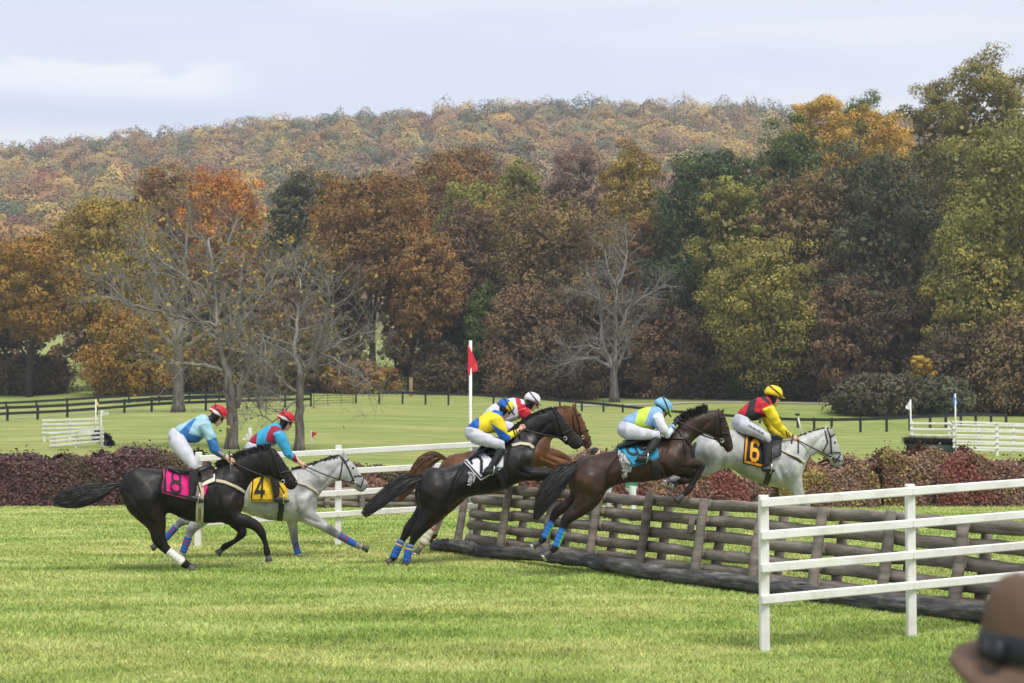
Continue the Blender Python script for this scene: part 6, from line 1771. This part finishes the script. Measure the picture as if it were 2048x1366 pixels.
# ------------------------------------------------------------------ people beyond the hurdle
def stander(label, u, vfoot, Y, H, bend, jac, tro, hair, seed):
    r = np.random.default_rng(seed)
    x = xu(u, Y); b0 = np.array([x, Y, 0.0]); k = H / 1.75
    root = thing('person', label, 'person', tuple(b0), 'people watching behind the hurdle')
    Z = np.array([0, 0, 1.0]); X = np.array([1.0, 0, 0]); Yv = np.array([0, 1.0, 0])
    hipz = .9 * k; fwd = X * math.sin(R_(bend)) + Z * math.cos(R_(bend)); sd_ = X * math.cos(R_(bend)) - Z * math.sin(R_(bend))
    h0 = b0 + Z * hipz
    tor = [(h0 - fwd * .06, sd_ * .13, Yv * .17), (h0 + fwd * .12 * k, sd_ * .125, Yv * .165), (h0 + fwd * .34 * k, sd_ * .14, Yv * .19), (h0 + fwd * .48 * k, sd_ * .11, Yv * .19), (h0 + fwd * .56 * k, sd_ * .065, Yv * .08)]
    hd = h0 + fwd * .68 * k
    def lim(sg, c=1.0):
        return [(h0 + Yv * .09 * sg - Z * .02, X * .085 * c, Yv * .085 * c), (b0 + Z * .48 * k + Yv * .1 * sg + X * .05, X * .06 * c, Yv * .06 * c), (b0 + Z * .09 + Yv * .11 * sg, X * .045 * c, Yv * .045 * c)]
    def arm_(sg, c=1.0):
        s0 = h0 + fwd * .47 * k + Yv * .19 * sg
        return [(s0, X * .055 * c, Yv * .055 * c), (s0 - fwd * .22 * k + X * .06, X * .045 * c, Yv * .045 * c), (s0 - fwd * .2 * k + X * .28, Z * .036 * c, Yv * .036 * c)]
    mb = MB().add(loft([(c, a * .85, b_ * .85) for c, a, b_ in tor], 14)); mh = MB()
    for sg in (1, -1):
        mb.add(loft(lim(sg, .8), 10)); mb.add(loft(arm_(sg, .8), 10))
    mb.add(tube([tor[-1][0], hd], [.055, .05], 10)); head_parts(mb, hd + Z * .05, X, Z, Yv)
    V, Fc = remesh(mb.vf(), .014, 2); mh.add((V, Fc))
    for sg in (1, -1): hand(mh, arm_(sg)[-1][0] + X * .06, X, Yv, Z, sg)
    V, Fc = mh.vf()
    obj('body', V, Fc, M['skin'], root, cols=np.tile(np.array(SKIN), (len(V), 1)))
    mb = MB().add(loft(tor, 16))
    for sg in (1, -1): mb.add(loft(arm_(sg), 12))
    V, Fc = remesh(mb.vf(), .016, 3); obj('jacket', V, Fc, M['cloth'], root, cols=np.tile(np.array(jac), (len(V), 1)))
    mb = MB()
    for sg in (1, -1): mb.add(loft(lim(sg), 12))
    mb.add(ellips(h0 - Z * .02, XYZ, (.135, .175, .12), 14, 9))
    V, Fc = remesh(mb.vf(), .016, 3); obj('trousers', V, Fc, M['cloth'], root, cols=np.tile(np.array(tro), (len(V), 1)))
    for sg in (1, -1):
        f0 = b0 + Yv * .11 * sg
        obj('shoe', *loft([(f0 - X * .06 + Z * .04, Z * .035, Yv * .03), (f0 + Z * .05, Z * .05, Yv * .042), (f0 + X * .1 + Z * .035, Z * .034, Yv * .042), (f0 + X * .18 + Z * .022, Z * .018, Yv * .03)], 12), M['leather'], root)
    hc_ = hd + Z * .07
    obj('hair', *loft([(hc_ - Z * .07 - X * .045, X * .07, Yv * .085), (hc_ - X * .02, X * .098, Yv * .09), (hc_ + Z * .05 - X * .01, X * .085, Yv * .075), (hc_ + Z * .085 - X * .01, X * .03, Yv * .03)], 14), hair, root)
M['darkhair'] = mat_flat('dark_hair', (.02, .016, .013), .7, .3, 20)
stander('person in a green jacket standing between the shrubs beyond the tail of bay number 9', 1183, 1040, 34, 1.53, 8, srgb(60, 125, 95), (.02, .025, .04), M['darkhair'], 1)
stander('person in dark navy bending behind the hurdle under bay number 9', 1213, 1040, 34.4, 1.35, 35, (.015, .02, .032), (.5, .5, .5), M['darkhair'], 2)
stander('person in a pale green top and white trousers behind the hurdle', 1262, 1042, 33.6, 1.42, 14, srgb(80, 150, 115), (.68, .68, .7), M['darkhair'], 3)

# ------------------------------------------------------------------ spectator in a brown felt hat
hx, hy = xu(2094, 2.72), 2.72
sp_ = thing('person', 'person seen from behind in a brown felt hat with a dark band', 'person', (hx, hy, 0))
X, Yv, Z = XYZ
zt = zz(1144, 2.72)
hc = np.array([hx, hy, zt - .176])
mb = MB()
mb.add(loft([(hc + Z * .02, X * .092, Yv * .105), (hc + Z * .1, X * .082, Yv * .095), (hc + Z * .14, X * .05, Yv * .06)], 18))
mb.add(ellips(hc + Z * .0, XYZ, (.082, .10, .12), 16, 12)); mb.add(ellips(hc + Yv * .05 - Z * .06, XYZ, (.06, .06, .07), 14, 10))
mb.add(ellips(hc + Yv * .11 - Z * .04, XYZ, (.016, .025, .026), 10, 8))
for sg in (1, -1): mb.add(ellips(hc + X * sg * .083 - Z * .02, XYZ, (.012, .022, .034), 10, 7))
mb.add(tube([hc - Z * .3, hc - Z * .06], [.068, .06], 14))
mb.add(loft([(hc - Z * .24, X * .08, Yv * .08), (hc - Z * .30, X * .19, Yv * .1), (hc - Z * .42, X * .215, Yv * .12), (hc - Z * .75, X * .17, Yv * .12), (hc - Z * .95, X * .17, Yv * .13)], 20))
for sg in (1, -1):
    mb.add(loft([(hc + X * sg * .19 - Z * .34, X * .05, Yv * .055), (hc + X * sg * .25 - Z * .62, X * .045, Yv * .05), (hc + X * sg * .24 + Yv * .08 - Z * .88, X * .035, Yv * .04)], 12))
    mb.add(loft([(hc + X * sg * .09 - Z * .9, X * .08, Yv * .09), (np.array([hx + sg * .1, hy, .5]), X * .055, Yv * .06), (np.array([hx + sg * .1, hy, .06]), X * .04, Yv * .045)], 12))
V, Fc = remesh(mb.vf(), .013, 3)
mh = MB().add((V, Fc))
for sg in (1, -1): hand(mh, hc + X * sg * .235 + Yv * .11 - Z * .96, nrm(np.array([0, .3, -1])), X, Yv, sg)
V, Fc = mh.vf()
obj('body', V, Fc, M['skin'], sp_, cols=np.tile(np.array(SKIN), (len(V), 1)))
M['coatgrey'] = mat_flat('dark_wool_coat', (.03, .028, .027), .9, .2, 20)
mb = MB().add(loft([(hc - Z * .235, X * .09, Yv * .09), (hc - Z * .295, X * .205, Yv * .115), (hc - Z * .42, X * .235, Yv * .14), (hc - Z * .75, X * .19, Yv * .14), (hc - Z * 1.15, X * .22, Yv * .17)], 22))
for sg in (1, -1): mb.add(loft([(hc + X * sg * .19 - Z * .33, X * .065, Yv * .07), (hc + X * sg * .25 - Z * .62, X * .058, Yv * .062), (hc + X * sg * .238 + Yv * .09 - Z * .9, X * .048, Yv * .052)], 14))
V, Fc = remesh(mb.vf(), .016, 3); obj('coat', V, Fc, M['coatgrey'], sp_)
mb = MB()
for sg in (1, -1): mb.add(loft([(hc + X * sg * .09 - Z * .95, X * .1, Yv * .11), (np.array([hx + sg * .1, hy, .5]), X * .075, Yv * .08), (np.array([hx + sg * .1, hy, .1]), X * .065, Yv * .07)], 14))
obj('trousers', *mb.vf(), M['coatgrey'], sp_)
for sg in (1, -1):
    f0 = np.array([hx + sg * .1, hy, 0])
    obj('shoe', *loft([(f0 - Yv * .07 + Z * .045, Z * .04, X * .034), (f0 + Z * .055, Z * .055, X * .046), (f0 + Yv * .1 + Z * .04, Z * .038, X * .048), (f0 + Yv * .19 + Z * .022, Z * .018, X * .034)], 12), M['brownleather'], sp_)
M['brownhair'] = mat_flat('brown_hair', (.10, .055, .022), .7, .4, 40)
obj('hair', *loft([(hc - Z * .17, X * .062, Yv * .06), (hc - Z * .12 - Yv * .015, X * .085, Yv * .085), (hc - Z * .02 - Yv * .012, X * .093, Yv * .1), (hc + Z * .05, X * .09, Yv * .1)], 18), M['brownhair'], sp_)
M['felt'] = mat_flat('brown_felt', (.125, .080, .057), .95, .12, 22, .15, 60, spec=.2)
M['band'] = mat_flat('dark_ribbon', (.013, .015, .022), .55, .2, 20)
# crown: rises to a pinched top; brim: wide, dipping at the sides
n_ = 40; th = np.linspace(0, 2 * np.pi, n_, endpoint=False)
V = []; lev = [(-.004, .116, .128), (.028, .115, .127), (.06, .112, .124), (.09, .106, .119), (.118, .096, .110), (.138, .078, .093), (.15, .052, .066), (.148, .024, .036)]
base = hc + Z * .025
for z, a, b_ in lev:
    for q in th:
        dip = -.022 * math.exp(-(math.cos(q) * a / .03) ** 2) * (z / .15) ** 3 if z > .09 else 0
        V.append(base + X * a * math.cos(q) + Yv * b_ * math.sin(q) + Z * (z + dip))
Fc = [[i * n_ + j, i * n_ + (j + 1) % n_, (i + 1) * n_ + (j + 1) % n_, (i + 1) * n_ + j] for i in range(len(lev) - 1) for j in range(n_)]
Fc.append([(len(lev) - 1) * n_ + j for j in range(n_)])
hat = obj('hat', np.array(V), Fc, M['felt'], sp_)
V = []; bl = [(.110, .122, -.004), (.125, .14, -.012), (.145, .158, -.018), (.160, .172, -.016), (.166, .178, -.008), (.164, .176, .003), (.147, .16, .001), (.128, .14, .004), (.112, .124, .012)]
for a, b_, z in bl:
    for q in th:
        k = (a - .1) / .07
        V.append(base + X * a * math.cos(q) + Yv * b_ * math.sin(q) + Z * (z + k * (-.004 * math.cos(q) ** 2 - .075 * max(0, -math.sin(q)) ** 1.2 + .02 * max(0, math.sin(q)))))
Fc = [[i * n_ + j, i * n_ + (j + 1) % n_, (i + 1) * n_ + (j + 1) % n_, (i + 1) * n_ + j] for i in range(len(bl) - 1) for j in range(n_)]
obj('brim', np.array(V), Fc, M['felt'], hat)
V = []
for a, z in ((.1165, .006), (.119, .008), (.117, .05), (.1135, .053)):
    for q in th: V.append(base + X * a * math.cos(q) + Yv * (a + .012) * math.sin(q) + Z * z)
Fc = [[i * n_ + j, i * n_ + (j + 1) % n_, (i + 1) * n_ + (j + 1) % n_, (i + 1) * n_ + j] for i in range(3) for j in range(n_)]
obj('hat_band', np.array(V), Fc, M['band'], hat)
bx_ = base - X * .110 - Yv * .045 + Z * .026
obj('bow', *loft([(bx_ - Yv * .03, Z * .022, X * .012), (bx_, Z * .012, X * .016), (bx_ + Yv * .03, Z * .022, X * .012)], 12), M['band'], hat)

# ------------------------------------------------------------------ the autumn air
m = bpy.data.materials.new('haze'); m.use_nodes = True
t = m.node_tree; t.nodes.clear()
o_ = t.nodes.new('ShaderNodeOutputMaterial'); pv = t.nodes.new('ShaderNodeVolumePrincipled')
pv.inputs['Color'].default_value = (.86, .91, 1.0, 1); pv.inputs['Density'].default_value = HAZE
pv.inputs['Anisotropy'].default_value = 0.2
t.links.new(pv.outputs['Volume'], o_.inputs['Volume'])
if HAZE > 0:
    x0, x1, y0, y1, z0, z1 = -700, 700, -30, 1030, -2, 230
    V = [(x, y, z) for z in (z0, z1) for y in (y0, y1) for x in (x0, x1)]
    o = obj('haze', V, [[0, 2, 3, 1], [4, 5, 7, 6], [0, 1, 5, 4], [2, 6, 7, 3], [0, 4, 6, 2], [1, 3, 7, 5]], m, smooth=False, loc=(0, 0, 0))
    o['kind'] = 'stuff'
